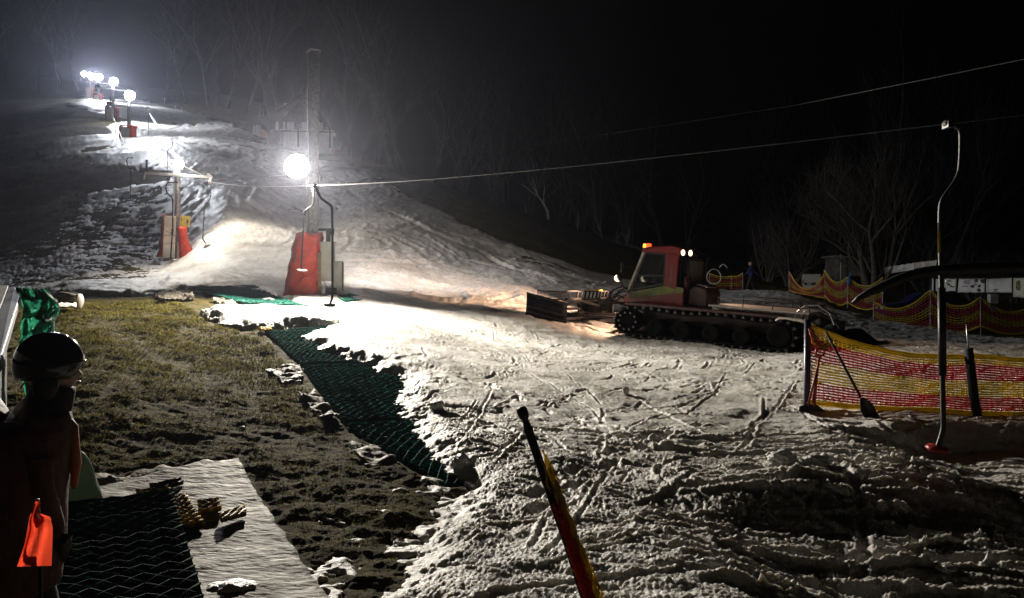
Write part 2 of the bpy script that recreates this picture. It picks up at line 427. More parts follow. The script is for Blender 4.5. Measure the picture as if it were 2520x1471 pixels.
# ---- bare ground: tussocky grass and mud
n1 = fbm(TX * 1.3, TY * 1.3, 3, 21); n2 = fbm(TX * 5.5, TY * 5.5, 4, 25, .6)
gz_d = .03 * n1 + .015 * n2 * (1 + .5 * n1) + .02 * fbm(TX * 2 + TY * .4, TY * 4.5, 3, 27) * sstep(60, 20, RR) + .05 * fbm(TX * .35, TY * .35, 3, 23) * sstep(8, 30, RR) + .25 * fbm(TX * .09, TY * .09, 3, 33) * sstep(25, 60, RR)
flat = np.zeros(TX.shape, np.float32)
for pl in ([(205,1190),(590,1126),(870,1540),(40,1660)], [(640,812),(940,806),(1345,1165),(1090,1206),(842,1046),(740,905)], [(450,713),(630,705),(770,765),(585,760)]):
    flat = np.maximum(flat, sstep(-.05, .04, poly_sdf(TX, TY, GP(pl))))
gz_d = gz_d * (1 - .92 * flat) - .012 * flat
GZ = TB + gz_d.astype(np.float32)
GZ -= (.5 * sstep(.3, 3.5, -sd) * sstep(30, 40, RR) * sstep(0, -10, -TX - 60)).astype(np.float32) * 0
# ---- snow
lumps = .5 * np.abs(fbm(TX * 3.6, TY * 3.6, 4, 41, .5)) + .6 * np.abs(fbm(TX * 1.1 + TY * .5, TY * 5.2 + TX * .9, 4, 42, .5)); crumbs = np.clip(fbm(TX * 9 + .2 * fbm(TX * 5, TY * 5, 2, 46), TY * 13, 5, 47, .78), -.2, 3) * (.35 + .9 * np.clip(fbm(TX * 1.7, TY * 2.2, 3, 50) + .2, 0, 1.5)) * sstep(.05, .35, fbm(TX * 1.1, TY * 1.1, 3, 49) + .12)
rough_zone = sstep(1.6, 0, sd) * sstep(24, 12, RR) + sstep(8.4, 6.5, TY) * sstep(-.2, 1.2, TX) * .8
rough_zone = np.clip(rough_zone, 0, 1)
sz = .05 * fbm(TX * .55, TY * .55, 3, 43) + .018 * fbm(TX * 2.4, TY * 2.4, 4, 45) * calm
sz = sz + (.012 + .027 * rough_zone * (.25 + 1.1 * sstep(-.35, .55, fbm(TX * .8, TY * .9, 3, 59)))) * lumps * calm * sstep(90, 30, RR) + (.009 + .013 * rough_zone) * crumbs * calm * sstep(26, 10, RR)
grit = fbm(TX * 40, TY * 40, 2, 53, .7) * .007 * sstep(14, 7, RR) * (.5 + .8 * rough_zone)
sz = sz + grit + near.sample(TX, TY) * np.clip(calm * 1.2, .2, 1) + far.sample(TX, TY) * np.clip(calm + .1, 0, 1) * sstep(19, 23, RR)
sz = sz + (.03 * np.abs(fbm(TX * .9 + TY * .3, TY * 1.6, 4, 57, .6)) + .022 * fbm(TX * 3, TY * 4.5, 3, 58, .6)) * calm * sstep(16, 26, RR) * sstep(150, 90, RR)
sz = sz + .10 * fbm(TX * .16, TY * .28, 3, 55) * sstep(24, 40, RR) * calm
edge_w = np.where(RR < 26, .16, .5)
thick = .03 + .11 * sstep(0, 1, sdn / (edge_w * 2.2)) ** .7
lobe = np.exp(-(((TX + 5.6) / 1.7) ** 2 + ((TY - 15.6) / .8) ** 2)) * .07
T = np.where(sdn > 0, thick + sz * sstep(-.05, .35, sdn) + lobe, -.02 + np.clip(sdn, -1.5, 0) * .5)
thin = .015 + .07 * fbm(TX * .9 + TY * .5, TY * 2.6 - TX * .5, 5, 61, .7) + .05 * fbm(TX * .13, TY * .2, 3, 63)
T = T * (1 - patch) + np.where(sdn > 0, thin + .3 * gz_d, T) * patch
slush = fbm(TX * 1.9 + TY * .6, TY * 2.6, 4, 65, .6)                     # slush in the mud at the bottom, left of the snow
sl = sstep(-1.0, -.1, sd) * sstep(8.5, 5.0, TY) * (TY > 2)
T = np.maximum(T, np.where((sd < 0) & (sl > .03), (slush - .80 + .75 * sl) * .05, -9))
T = np.where((TY < 2) & (TX < 1), -.3, T)
T = np.where(RR > 175, -2.0, T)
SZ = np.where(T > -.25, np.maximum(GZ * (T < 0) + (TB + .25 * gz_d) * (T >= 0), TB - .3) + T, TB - .4)

def snow_mat():
    m, nt, b = nodemat('wet_spring_snow')
    tc = nt.nodes.new('ShaderNodeTexCoord')
    def noise(s, d, r=.5):
        n = nt.nodes.new('ShaderNodeTexNoise'); n.inputs['Scale'].default_value = s; n.inputs['Detail'].default_value = d; n.inputs['Roughness'].default_value = r
        nt.links.new(tc.outputs['Object'], n.inputs['Vector']); return n
    n1 = noise(.35, 6, .6); n2 = noise(7, 6, .65)
    r1 = nt.nodes.new('ShaderNodeValToRGB')
    r1.color_ramp.elements[0].position = .30; r1.color_ramp.elements[0].color = (.40, .38, .34, 1)
    r1.color_ramp.elements[1].position = .56; r1.color_ramp.elements[1].color = (.72, .70, .665, 1)
    nt.links.new(n1.outputs['Fac'], r1.inputs['Fac'])
    r2 = nt.nodes.new('ShaderNodeValToRGB')
    r2.color_ramp.elements[0].position = .33; r2.color_ramp.elements[0].color = (.62, .60, .55, 1)
    r2.color_ramp.elements[1].position = .52; r2.color_ramp.elements[1].color = (1, 1, 1, 1)
    nt.links.new(n2.outputs['Fac'], r2.inputs['Fac'])
    mx = nt.nodes.new('ShaderNodeMix'); mx.data_type = 'RGBA'; mx.blend_type = 'MULTIPLY'; mx.inputs['Factor'].default_value = 1
    nt.links.new(r1.outputs[0], mx.inputs['A']); nt.links.new(r2.outputs[0], mx.inputs['B'])
    nt.links.new(mx.outputs['Result'], b.inputs['Base Color'])
    n3 = noise(60, 3, .7); n4 = noise(16, 5, .7)
    b1 = nt.nodes.new('ShaderNodeBump'); b1.inputs['Strength'].default_value = .55; b1.inputs['Distance'].default_value = .02
    b2 = nt.nodes.new('ShaderNodeBump'); b2.inputs['Strength'].default_value = .5; b2.inputs['Distance'].default_value = .06
    nt.links.new(n3.outputs['Fac'], b1.inputs['Height']); nt.links.new(n4.outputs['Fac'], b2.inputs['Height'])
    nt.links.new(b2.outputs['Normal'], b1.inputs['Normal']); nt.links.new(b1.outputs['Normal'], b.inputs['Normal'])
    b.inputs['Roughness'].default_value = .5; b.inputs['Specular IOR Level'].default_value = .3
    b.inputs['Subsurface Weight'].default_value = .6; b.inputs['Subsurface Radius'].default_value = (1, .95, .85); b.inputs['Subsurface Scale'].default_value = .035
    return m
def ground_mat():
    m, nt, b = nodemat('matted_grass_and_mud')
    tc = nt.nodes.new('ShaderNodeTexCoord')
    def noise(s, d, r=.6):
        n = nt.nodes.new('ShaderNodeTexNoise'); n.inputs['Scale'].default_value = s; n.inputs['Detail'].default_value = d; n.inputs['Roughness'].default_value = r
        nt.links.new(tc.outputs['Object'], n.inputs['Vector']); return n
    n1 = noise(1.1, 7); n2 = noise(9, 6, .7); n3 = noise(45, 4, .7)
    r1 = nt.nodes.new('ShaderNodeValToRGB'); cr = r1.color_ramp
    cr.elements[0].position = .33; cr.elements[0].color = (.042, .030, .014, 1)
    cr.elements[1].position = .7; cr.elements[1].color = (.15, .12, .032, 1)
    e = cr.elements.new(.5); e.color = (.078, .062, .018, 1)
    mm = nt.nodes.new('ShaderNodeMath'); mm.operation = 'MULTIPLY_ADD'; mm.inputs[1].default_value = .55; mm.inputs[2].default_value = .22
    nt.links.new(n2.outputs['Fac'], mm.inputs[0])
    ad = nt.nodes.new('ShaderNodeMath'); ad.operation = 'MULTIPLY_ADD'; ad.inputs[1].default_value = .5
    nt.links.new(n1.outputs['Fac'], ad.inputs[0]); nt.links.new(mm.outputs[0], ad.inputs[2])
    sb = nt.nodes.new('ShaderNodeMath'); sb.operation = 'SUBTRACT'; sb.inputs[1].default_value = .22
    nt.links.new(ad.outputs[0], sb.inputs[0]); nt.links.new(sb.outputs[0], r1.inputs['Fac'])
    nt.links.new(r1.outputs[0], b.inputs['Base Color'])
    b1 = nt.nodes.new('ShaderNodeBump'); b1.inputs['Strength'].default_value = .9; b1.inputs['Distance'].default_value = .03
    nt.links.new(n3.outputs['Fac'], b1.inputs['Height'])
    b2 = nt.nodes.new('ShaderNodeBump'); b2.inputs['Strength'].default_value = .8; b2.inputs['Distance'].default_value = .08
    nt.links.new(n2.outputs['Fac'], b2.inputs['Height']); nt.links.new(b2.outputs['Normal'], b1.inputs['Normal'])
    nt.links.new(b1.outputs['Normal'], b.inputs['Normal'])
    b.inputs['Roughness'].default_value = .9; b.inputs['Specular IOR Level'].default_value = .06
    return m
og = fast_mesh('ground', np.stack([TX, TY, GZ], -1).reshape(-1, 3), QUADS, ground_mat()); og['kind'] = 'structure'
keep = (T > -.12)
kq = keep[:-1, :-1] | keep[1:, :-1] | keep[:-1, 1:] | keep[1:, 1:]
sel = QUADS[kq.ravel()]
us, inv = np.unique(sel, return_inverse=True)
osn = fast_mesh('snow', np.stack([TX, TY, SZ], -1).reshape(-1, 3)[us], inv.reshape(-1, 4), snow_mat()); osn['kind'] = 'structure'
# height lookup of the finished surface, for standing things on it
TOPZ = np.maximum(GZ, SZ)
def top_z(x, y):
    a = math.atan2(x, y); r = math.hypot(x, y)
    i = min(max(int(np.searchsorted(RAD, r)), 1), nr - 1); j = min(max(int(np.searchsorted(ANG, a)), 1), na - 1)
    tr = (r - RAD[i - 1]) / (RAD[i] - RAD[i - 1]); ta = (a - ANG[j - 1]) / (ANG[j] - ANG[j - 1])
    return float((TOPZ[i - 1, j - 1] * (1 - ta) + TOPZ[i - 1, j] * ta) * (1 - tr) + (TOPZ[i, j - 1] * (1 - ta) + TOPZ[i, j] * ta) * tr)
def ground_pt(u, v, dz=0):
    p = G(u, v); return Vector((p.x, p.y, top_z(p.x, p.y) + dz))
# ================================================================= LIGHT AND AIR
w = bpy.data.worlds.new('World'); sc.world = w; w.use_nodes = True
wn = w.node_tree
sky = wn.nodes.new('ShaderNodeTexSky'); sky.sky_type = 'NISHITA'; sky.sun_disc = False
sky.sun_elevation = R(-8); sky.sun_rotation = R(200)
wn.links.new(sky.outputs[0], wn.nodes['Background'].inputs['Color'])
wn.nodes['Background'].inputs['Strength'].default_value = .05
hz = MB(); hz.box((0, 95, 32), (500, 330, 96))
hm = bpy.data.materials.new('night_mist'); hm.use_nodes = True
hn = hm.node_tree; hn.nodes.remove(hn.nodes['Principled BSDF'])
pv = hn.nodes.new('ShaderNodeVolumePrincipled')
pv.inputs['Color'].default_value = (.72, .76, .95, 1); pv.inputs['Density'].default_value = HAZE; pv.inputs['Anisotropy'].default_value = .84
hn.links.new(pv.outputs[0], hn.nodes['Material Output'].inputs['Volume'])
ho = hz.build('haze', hm); ho['kind'] = 'stuff'; ho['label'] = 'thin cold mist hanging over the whole slope'; ho['category'] = 'mist'
def spot(name, loc, aim, watt, size=150, blend=.7, color=(1, .965, .90), rad=.16, parent=None):
    l = bpy.data.lights.new(name, 'SPOT'); l.energy = watt; l.spot_size = R(size); l.spot_blend = blend; l.color = color; l.shadow_soft_size = rad
    o = bpy.data.objects.new(name, l); col.objects.link(o)
    o.location = loc; d = Vector(aim) - Vector(loc)
    o.rotation_euler = d.to_track_quat('-Z', 'Y').to_euler()
    return o
sc.view_settings.view_transform = 'Standard'; sc.view_settings.look = 'None'; sc.view_settings.gamma = 1; sc.view_settings.exposure = 0
sc.cycles.use_denoising = True
sc.cycles.volume_bounces = 0; sc.cycles.max_bounces = 6; sc.cycles.diffuse_bounces = 3; sc.cycles.glossy_bounces = 2; sc.cycles.transparent_max_bounces = 12
sc.cycles.volume_step_rate = 4
sc.cycles.sample_clamp_indirect = 4; sc.cycles.caustics_reflective = False; sc.cycles.caustics_refractive = False
# ================================================================= SKI LIFT
M_pole = mat('galvanised_pole', (.30, .29, .28), .5, .5, .25, 9)
M_wood = mat('weathered_grey_pole', (.15, .14, .13), .8, 0, .4, 14, .4)
M_red = mat('red_tarpaulin', (.78, .075, .03), .42, 0, .22, 4, .3, 18)
M_redt = mat('red_tarpaulin_thin', (.80, .08, .04), .45, 0, .2, 4, .3, 18, trans=.3)
M_white = mat('white_board', (.62, .58, .53), .6, 0, .12, 3)
M_grey = mat('grey_cabinet', (.46, .44, .41), .5, 0, .15, 5)
M_black = mat('black_rubber', (.012, .012, .012), .5, 0, .3, 20)
M_dark = mat('dark_steel', (.035, .035, .036), .45, .6, .3, 15)
M_steel = mat('bright_steel', (.45, .44, .43), .35, .9, .2, 20)
M_cable = mat('steel_cable', (.035, .034, .033), .7, .0, .2, 60)
M_yel = mat('yellow_paint', (.55, .40, .03), .5, 0, .2, 6)
M_seat = mat('red_plastic', (.42, .03, .03), .4, 0, .2, 8)
M_lamp = mat('lit_floodlight_glass', (1, 1, 1), .3, 0, 0, 1, 0, emit=(1, .97, .92), estr=60)
M_wire = mat('black_wire', (.01, .01, .01), .6, 0, .2, 30)
LX = Vector((.857, .514, 0)); LY = Vector((-.514, .857, 0)); LROT = math.atan2(.514, .857)
def loc(root, wp):
    """world point -> the thing's own axes"""
    d = Vector(wp) - root.location; a = -root.rotation_euler.z
    return Vector((d.x * math.cos(a) - d.y * math.sin(a), d.x * math.sin(a) + d.y * math.cos(a), d.z))
def floodlight(parent, p, aim, r=.25, watt=0, name='floodlight', **k):
    """round floodlight head at local p, facing local direction aim"""
    ax = Vector(aim).normalized()
    b = MB(); b.lathe([(.05, -.26), (r * .55, -.22), (r * .9, -.08), (r * 1.02, .03), (r * 1.02, .05)], p, 18, ax)
    b.bar(Vector(p) - ax * .2, Vector(p) - ax * .2 + Vector((0, 0, -.3)), .05)
    o = b.build(name, M_dark, parent, True)
    g = MB(); g.lathe([(r * .97, .052), (r * .8, .09), (r * .4, .115), (.001, .12)], p, 18, ax)
    g.build('lens', M_lamp, o, True)
    return Vector(p) + ax * .3
def beam(root, lp, aim_w, watt, size, blend=.8, color=(1, .965, .90)):
    a = root.rotation_euler.z
    wp = root.location + Vector((lp.x * math.cos(a) - lp.y * math.sin(a), lp.x * math.sin(a) + lp.y * math.cos(a), lp.z))
    o = spot('floodlight_beam', wp, aim_w, watt, size, blend, color)
    o.parent = root; o.matrix_parent_inverse = (Matrix.Translation(root.location) @ Matrix.Rotation(a, 4, 'Z')).inverted()
def sheaves(parent, x, z, up=True, n=2):
    b = MB()
    b.box((x, 0, z), (.07, .75, .1)); b.box((x, 0, z + .12), (.1, .12, .24)); b.tube([(x, -.3, z), (x, -.55, z + .1)], .025, 6)
    b.box((x - .08, .1, z + .2), (.12, .22, .16))
    o = b.build('sheave_frame', M_steel, parent, bevel=.01)
    for y in (-.26, .26):
        w = MB(); w.lathe([(.05, -.05), (.15, -.05), (.12, 0), (.15, .05), (.05, .05)], (x, y, z - .1), 14, (1, 0, 0))
        w.build('wheel', M_steel, o, True)
def wrap(parent, name, rows, m, thick=.03):
    b = MB(); b.grid(rows); return b.build(name, m, parent, True, solid=thick)
def ring(cx, cy, z, rx, ry, a0, a1, n, wob=0, seed=0):
    out = []
    for k in range(n):
        a = a0 + (a1 - a0) * k / (n - 1)
        f = 1 + wob * math.sin(a * 5 + seed) + wob * .7 * math.sin(a * 11 + seed * 2 + z * 3)
        out.append((cx + rx * f * math.cos(a), cy + ry * f * math.sin(a), z))
    return out
def pylon(u, v, d, hh, label, arm=None, lampoff=0.0, detail=True):
    p = P(u, v, d); p.z = top_z(p.x, p.y) - .05 if v > 600 else p.z
    t = thing('lift_pylon', label, 'lift pylon', p, LROT, 'floodlit lift pylons up the slope')
    b = MB(); b.tube([(0, 0, -.8), (0, 0, 0), (0, 0, hh * .6), (0, 0, hh)], [.15, .145, .125, .11], 14); b.build('pole', M_pole, t, True)
    if arm:
        b = MB(); b.box((0, -.17, arm), (2.9, .1, .13)); b.tube([(0, -.17, arm + .55), (1.1, -.17, arm + .06)], .02, 5); b.tube([(0, -.17, arm + .55), (-1.1, -.17, arm + .06)], .02, 5)
        b.build('crossarm', M_pole, t, bevel=.012)
        sheaves(t, 1.42, arm - .08); sheaves(t, -1.42, arm - .05)
        b = MB(); b.box((-1.3, -.1, arm + .3), (.09, .09, .6)); b.box((-1.36, -.1, arm + .1), (.4, .22, .26)); b.build('arm_bracket', M_dark, t, bevel=.01)
    return t
# view-facing axes inside a pylon's own frame
def vf(root):
    d = Vector((root.location.x, root.location.y, 0)).normalized(); a = -root.rotation_euler.z
    back = Vector((d.x * math.cos(a) - d.y * math.sin(a), d.x * math.sin(a) + d.y * math.cos(a), 0))
    return Vector((back.y, -back.x, 0)), back      # to the right as seen, and away
# --- pylon in the middle: tall post, red cover, cabinets
p1 = P(770, 737, 22.3); p1.z = top_z(p1.x, p1.y) - .1
t1 = thing('lift_pylon', 'tallest pylon, bare grey post rising high above its floodlight, red cover at its foot', 'lift pylon', p1, 0, 'floodlit lift pylons up the slope')
b = MB(); b.tube([(0, 0, -.8), (0, 0, 2), (.03, 0, 5), (.06, 0, 7.22)], [.165, .16, .15, .145], 16); b.build('pole', M_wood, t1, True)
b = MB(); b.tube([(-.16, -.08, .3), (-.155, -.08, 3), (-.12, -.08, 7.2)], .016, 6); b.lathe([(.17, 0), (.17, .04), (.02, .06)], (.06, 0, 7.2), 14)
b.tube([(-.16, -.05, 7.15), (-.10, -.05, 7.24), (.0, -.02, 7.27)], .03, 6); b.build('conduit', M_steel, t1, True)
rows = []
for i in range(15):
    k = i / 14; z = 1.86 - 1.95 * k
    cx = -.10 - .22 * k + .02 * math.sin(i * 1.7); rx = .36 + .20 * k ** .8; 
    rr = []
    for q in range(40):
        a = 2 * math.pi * q / 39
        f = 1 + .035 * math.sin(a * 6 + i * .35) + .02 * math.sin(a * 13 - i * .6) + .03 * math.sin(i * .9 + a * 2)
        rr.append((cx + rx * f * math.cos(a), -.05 + rx * .8 * f * math.sin(a), z + .03 * math.sin(a * 3 + 1) * (1 - k)))
    rows.append(rr)
cv = wrap(t1, 'safety_cover', rows, M_red, .02)
b = MB(); b.grid([[(-.1 + .37 * math.cos(a) * s, -.05 + .3 * math.sin(a) * s, 1.87 + .03 * math.sin(3 * a + 1)) for a in [2 * math.pi * q / 30 for q in range(31)]] for s in (1, .5)]); b.build('collar', M_red, cv, True)
b = MB(); b.tube([(-.52, -.42, .05), (-.15, -.5, .55), (.10, -.50, .62), (.23, -.40, .9)], .014, 6); b.tube([(.22, -.42, 1.5), (.22, -.44, .9), (.18, -.46, .3)], .012, 6); b.build('strap', M_redt, cv, True)
b = MB(); b.box((.47, -.12, 1.02), (.36, .30, 1.12)); b.box((.47, -.275, 1.42), (.26, .012, .24)); o = b.build('cabinet', M_white, t1, bevel=.012)
b = MB(); b.box((.47, -.12, 1.59), (.42, .36, .03)); b.build('cabinet_lid', M_grey, o, bevel=.005)
b = MB(); b.box((.36, .05, 1.98), (.5, .10, .08)); b.box((.44, .05, 1.72), (.12, .1, .5)); b.build('bracket', M_dark, t1, bevel=.008)
b = MB(); b.box((.71, .06, .50), (.30, .22, 1.12)); b.build('junction_box', M_grey, t1, bevel=.012)
b = MB(); b.box((.865, .06, .60), (.02, .2, .85)); b.box((.55, -.02, .12), (.32, .2, .3)); b.build('box_back', M_dark, t1)
b = MB()
for k in range(3): b.tube([(.24 + .03 * k, -.3, 1.3), (.235 + .03 * k, -.32, .7), (.25 + .035 * k, -.3, .3), (.24 + .03 * k, -.3, 0)], .018, 6)
b.tube([(.36, -.28, .5), (.42, -.32, .42), (.48, -.3, .34), (.40, -.3, .22), (.3, -.3, .3)], .013, 6); b.build('cable_run', mat('copper_sleeve', (.45, .28, .14), .4, .4), t1, True)
LAMPS = []
lp = floodlight(t1, (-.37, -.35, 3.78), (.35, -1, -.30), .36); LAMPS.append((t1, lp))
lp_fill = floodlight(t1, (.30, .30, 3.70), (.45, 1, -.06), .2)  # second head, added to light the slope and hut behind the post
b = MB(); b.bar((0, 0, 3.6), (-.4, -.2, 3.55), .07); b.build('lamp_arm', M_dark, t1)
# --- pylon 2
t2 = pylon(437, 641, 35, 4.25, 'second pylon up the slope, crossarm with bright pulleys, yellow sign and flared red tarp', 3.82)
rt, bk = vf(t2)
def L2(x, y, z): return rt * x + bk * y + Vector((0, 0, z))
b = MB(); b.plate([L2(-.63, -.42, .02), L2(-.12, -.42, .02), L2(-.06, -.42, 1.90), L2(-.55, -.42, 1.90)], .16); o = b.build('foam_pad', M_white, t2, bevel=.02)
b = MB()
for z in (.62, 1.0, 1.3):
    b = MB(); b.tube([L2(-.62 + z * .03, -.51, z), L2(-.10, -.51, z + (.06 if z < 1.2 else -.3))], .008, 5); b.build('lashing', M_black, o)
b = MB(); b.grid([[L2(-.62 + .05 * math.sin(k * 1.3), -.2 + .1 * k, z + .05 * math.sin(k)) for k in range(4)] + [L2(-.05, .2, z), L2(-.04, -.35, z)] for z in (1.98, 1.88)]); b.build('tarp_top', M_red, t2, True, solid=.02)
rows = []
for i in range(12):
    k = i / 11; z = 1.42 - 1.48 * k; o_ = .30 + .62 * k ** 2.3
    rows.append([L2(.02 + .06 * k, -.30 - .10 * k, z), L2(.12 + .2 * k ** 2, -.40 - .1 * k, z + .02), L2(o_ * .7 + .08, -.38, z - .05 * k), L2(o_ + .1, -.20 + .05 * math.sin(i), z - .06 * k), L2(o_ * .9 + .08, .18, z), L2(.1, .32, z)])
wrap(t2, 'red_tarp', rows, M_redt, .015)
rows = []
for i in range(10):
    k = i / 9; z = 1.85 - 1.8 * k
    rows.append([L2(-.58 - .05 * k, -.3, z), L2(-.66 - .18 * k ** 1.5 + .03 * math.sin(i * 2), -.1, z), L2(-.55 - .12 * k, .15, z), L2(-.2, .3, z), L2(.1, .3, z)])
wrap(t2, 'red_tarp', rows, M_red, .02)
b = MB(); b.plate([L2(.07, -.28, 1.42), L2(.50, -.24, 1.44), L2(.56, -.22, 1.93), L2(.12, -.26, 1.95)], .03); sg = b.build('warning_sign', M_yel, t2, bevel=.006)
b = MB(); b.ball(L2(.41, -.26, 1.76), .035, 8, 6); b.plate([L2(.38, -.262, 1.6), L2(.44, -.258, 1.6), L2(.455, -.258, 1.72), L2(.38, -.262, 1.72)], .01); b.bar(L2(.40, -.262, 1.6), L2(.385, -.262, 1.52), .018); b.bar(L2(.13, -.29, 1.5), L2(.17, -.285, 1.9), .015); b.build('pictogram', M_black, sg)
b = MB(); b.plate([L2(-.02, -.25, .0), L2(.14, -.25, .0), L2(.14, -.25, .75), L2(-.0, -.25, .75)], .08); b.build('plank', M_white, t2)
b = MB(); b.tube([L2(-.17, -.1, 1.9), L2(-.14, -.1, 4.0)], .018, 6); b.tube([L2(-.1, -.12, 2.4), L2(-.1, -.12, 4.2)], .012, 5); b.build('conduit', M_steel, t2)
lp = floodlight(t2, L2(.02, -.15, 4.33), loc(t2, P(640, 640, 27)) - Vector((0, 0, 4.3)), .25); LAMPS.append((t2, lp))
# --- upper pylons
def upper(u, v, d, hh, label, lamp_aim, redside=1, m=M_red, arm=None, lens=.28):
    t = pylon(u, v, d, hh, label, arm)
    rt, bk = vf(t)
    def L(x, y, z): return rt * x + bk * y + Vector((0, 0, z))
    b = MB(); b.plate([L(-.62, -.42, -.5), L(.02, -.42, -.5), L(.06, -.42, 1.80), L(-.55, -.42, 1.80)], .2); b.build('foam_pad', M_grey, t, bevel=.02)
    rows = []
    for i in range(9):
        k = i / 8; z = 2.02 - 2.6 * k
        rows.append([L(.04, -.45, z), L(.20 + .1 * k, -.50, z), L(.52 + .03 * math.sin(i * 2), -.25, z + .02), L(.55, .15, z), L(.1, .42, z), L(-.5, .38, z), L(-.70, .05, z), L(-.62, -.35, z)])
    wrap(t, 'safety_cover', rows, m, .02)
    b = MB(); b.tube(ring(0, 0, 2.02, .6, .5, 0, 2 * math.pi, 20), .05, 6); b.build('cover_rim', m, t, True)
    b = MB(); b.tube([L(.16, -.1, 1.8), L(.15, -.1, hh - .2)], .02, 5); b.build('conduit', M_steel, t)
    lp = floodlight(t, L(.06, -.2, hh + .1), Vector(loc(t, P(*lamp_aim))) - Vector((0, 0, hh)), lens); LAMPS.append((t, lp))
    return t
t3 = upper(317, 374, 60, 4.35, 'third pylon up the slope, grey pad and bright red cover, lit stay rods beside it', (560, 470, 42), arm=3.55, lens=.40)
b = MB(); b.tube([Vector((-1.4, -.1, 3.4)), loc(t3, P(313, 372, 56.5))], .035, 6); b.tube([Vector((1.42, -.1, 3.3)), loc(t3, P(388, 311, 57))], .035, 6); b.build('stay_rod', M_steel, t3)
M_red2 = mat('faded_red_cover', (.30, .06, .045), .5, 0, .25, 5); M_brn = mat('brown_cover', (.22, .10, .05), .6, 0, .3, 5)
t4 = upper(278, 313, 75, 4.4, 'fourth pylon up the slope, faded red cover with a grey pad, dark above the terrace', (430, 330, 62), m=M_red2, arm=3.7, lens=.40)
t5 = upper(242, 268, 105, 4.3, 'fifth pylon up the slope, dull brown and red cover on the bright upper terrace', (300, 285, 88), m=M_red2, arm=3.6, lens=.5)
t6 = upper(222, 246, 130, 4.1, 'topmost pylon, tiny under a bank of three floodlights', (230, 262, 108), m=M_brn, arm=3.5, lens=.5)
rt, bk = vf(t6)
for dx, dz in ((-.9, .15), (.85, .0)): floodlight(t6, rt * dx + Vector((0, 0, 4.2 + dz)), Vector(loc(t6, P(230, 262, 108))) - Vector((0, 0, 4.2)), .45)
b = MB(); b.box((0, 0, 4.0), (1.8, .1, .1)); b.build('lamp_bar', M_dark, t6)
# --- haul cables
def cable(name, label, pts, r=.016):
    fine = []
    for i in range(len(pts) - 1):
        a, c = Vector(pts[i]), Vector(pts[i + 1]); n = 14; L_ = (c - a).length
        for k in range(n):
            t = k / n; q = a.lerp(c, t); q.z -= 4 * t * (1 - t) * L_ * .006; fine.append(q)
    fine.append(Vector(pts[-1]))
    b = MB(); b.tube(fine, r, 6); tag(b.build(name, M_cable, None, True), label, 'cable', 'lift cables')
def arm_end(t, s, arm): 
    a = t.rotation_euler.z; q = Vector((s * 1.42, 0, arm - .19))
    return t.location + Vector((q.x * math.cos(a) - q.y * math.sin(a), q.x * math.sin(a) + q.y * math.cos(a), q.z))
AR = [(t6, 3.5), (t5, 3.6), (t4, 3.7), (t3, 3.55), (t2, 3.82)]
RL = [arm_end(t, 1, a) for t, a in AR] + [P(775, 456, 20.9), P(2336, 304, 6.2), Vector((8.2, -2, 2.6))]
LL = [arm_end(t, -1, a) for t, a in AR] + [P(560, 440, 20.4), P(1960, 258, 6.6), Vector((5.6, -2, 2.7))]
cable('lift_cable', 'lower bright steel cable crossing in front of the tallest pylon', RL, .0066)
cable('lift_cable', 'higher faint steel cable crossing the black sky', LL, .0036)
# --- J-bar hangers (hook, bent rod, seat)
def hanger(px, d, label, r=.022, seat=M_black, rodm=M_black, seat_r=.13, spring=.4, up=None):
    pts = [P(u, v, d) for u, v in px]
    o0 = pts[-1].copy()
    t = thing('lift_hanger', label, 'lift hanger', o0, 0, 'lift hangers on the cables')
    q = [p - o0 for p in pts]
    ks = []
    for i, p in enumerate(q):                        # soften the bends
        if 0 < i < len(q) - 1:
            a = p.lerp(q[i - 1], min(.35, .05 / max(.05, (p - q[i - 1]).length))); c = p.lerp(q[i + 1], min(.35, .05 / max(.05, (p - q[i + 1]).length)))
            ks += [a, (a + c + p * 2) / 4, c]
        else: ks.append(p)
    b = MB(); b.tube(ks, r, 8); b.build('rod', rodm, t, True)
    b = MB(); b.box(q[0] + Vector((0, 0, -.015)), (.035, .09, .05)); b.lathe([(.018, -.045), (.03, -.02), (.03, .02), (.018, .045)], q[0], 10, (0, 1, 0)); b.build('cable_clamp', M_black, t)
    if spring and len(q) > 4:
        k = max(range(1, len(q)), key=lambda i: (q[i] - q[i - 1]).length); a, c = q[k - 1], q[k]
        b = MB(); b.tube([a.lerp(c, .03), a.lerp(c, spring)], r * 1.45, 10); b.build('sleeve', rodm, t, True)
    b = MB(); b.lathe([(.001, -.03), (seat_r * .7, -.025), (seat_r, 0), (seat_r * .85, .02), (.03, .03), (.001, .03)], q[-1], 16, (.1, -.12, 1)); b.build('seat', seat, t, True)
    return t
hanger([(776,457),(781,470),(790,488),(817,507),(818,560),(818,733),(811,750)], 12.6, 'long black hanger in front of the white cabinet of the tallest pylon', .020, seat_r=.11, spring=.10)
hanger([(772,466),(772,498),(766,508),(746,522),(746,560),(741,655),(744,665)], 20.7, 'black hanger in front of the red cover of the tallest pylon', .022, mat('grey_seat', (.35, .3, .28), .5), seat_r=.15, spring=.2)
hanger([(517,474),(518,486),(514,492),(503,504),(502,530),(499,588),(508,601)], 34.4, 'hanger right of the second pylon, over the bright snow', .026, M_white, M_dark, .2, .2)
hanger([(436,448),(414,449),(408,455),(409,472),(425,489),(425,560),(420,634),(428,640)], 28.5, 'black hanger in front of the white pad of the second pylon', .026, M_white, seat_r=.16, spring=.2)
hanger([(326,388),(314,388),(311,394),(313,405),(323,415),(321,455),(321,492)], 41, 'black hanger over the dark grass edge, left of the second pylon', .03, seat_r=.12, spring=.2)
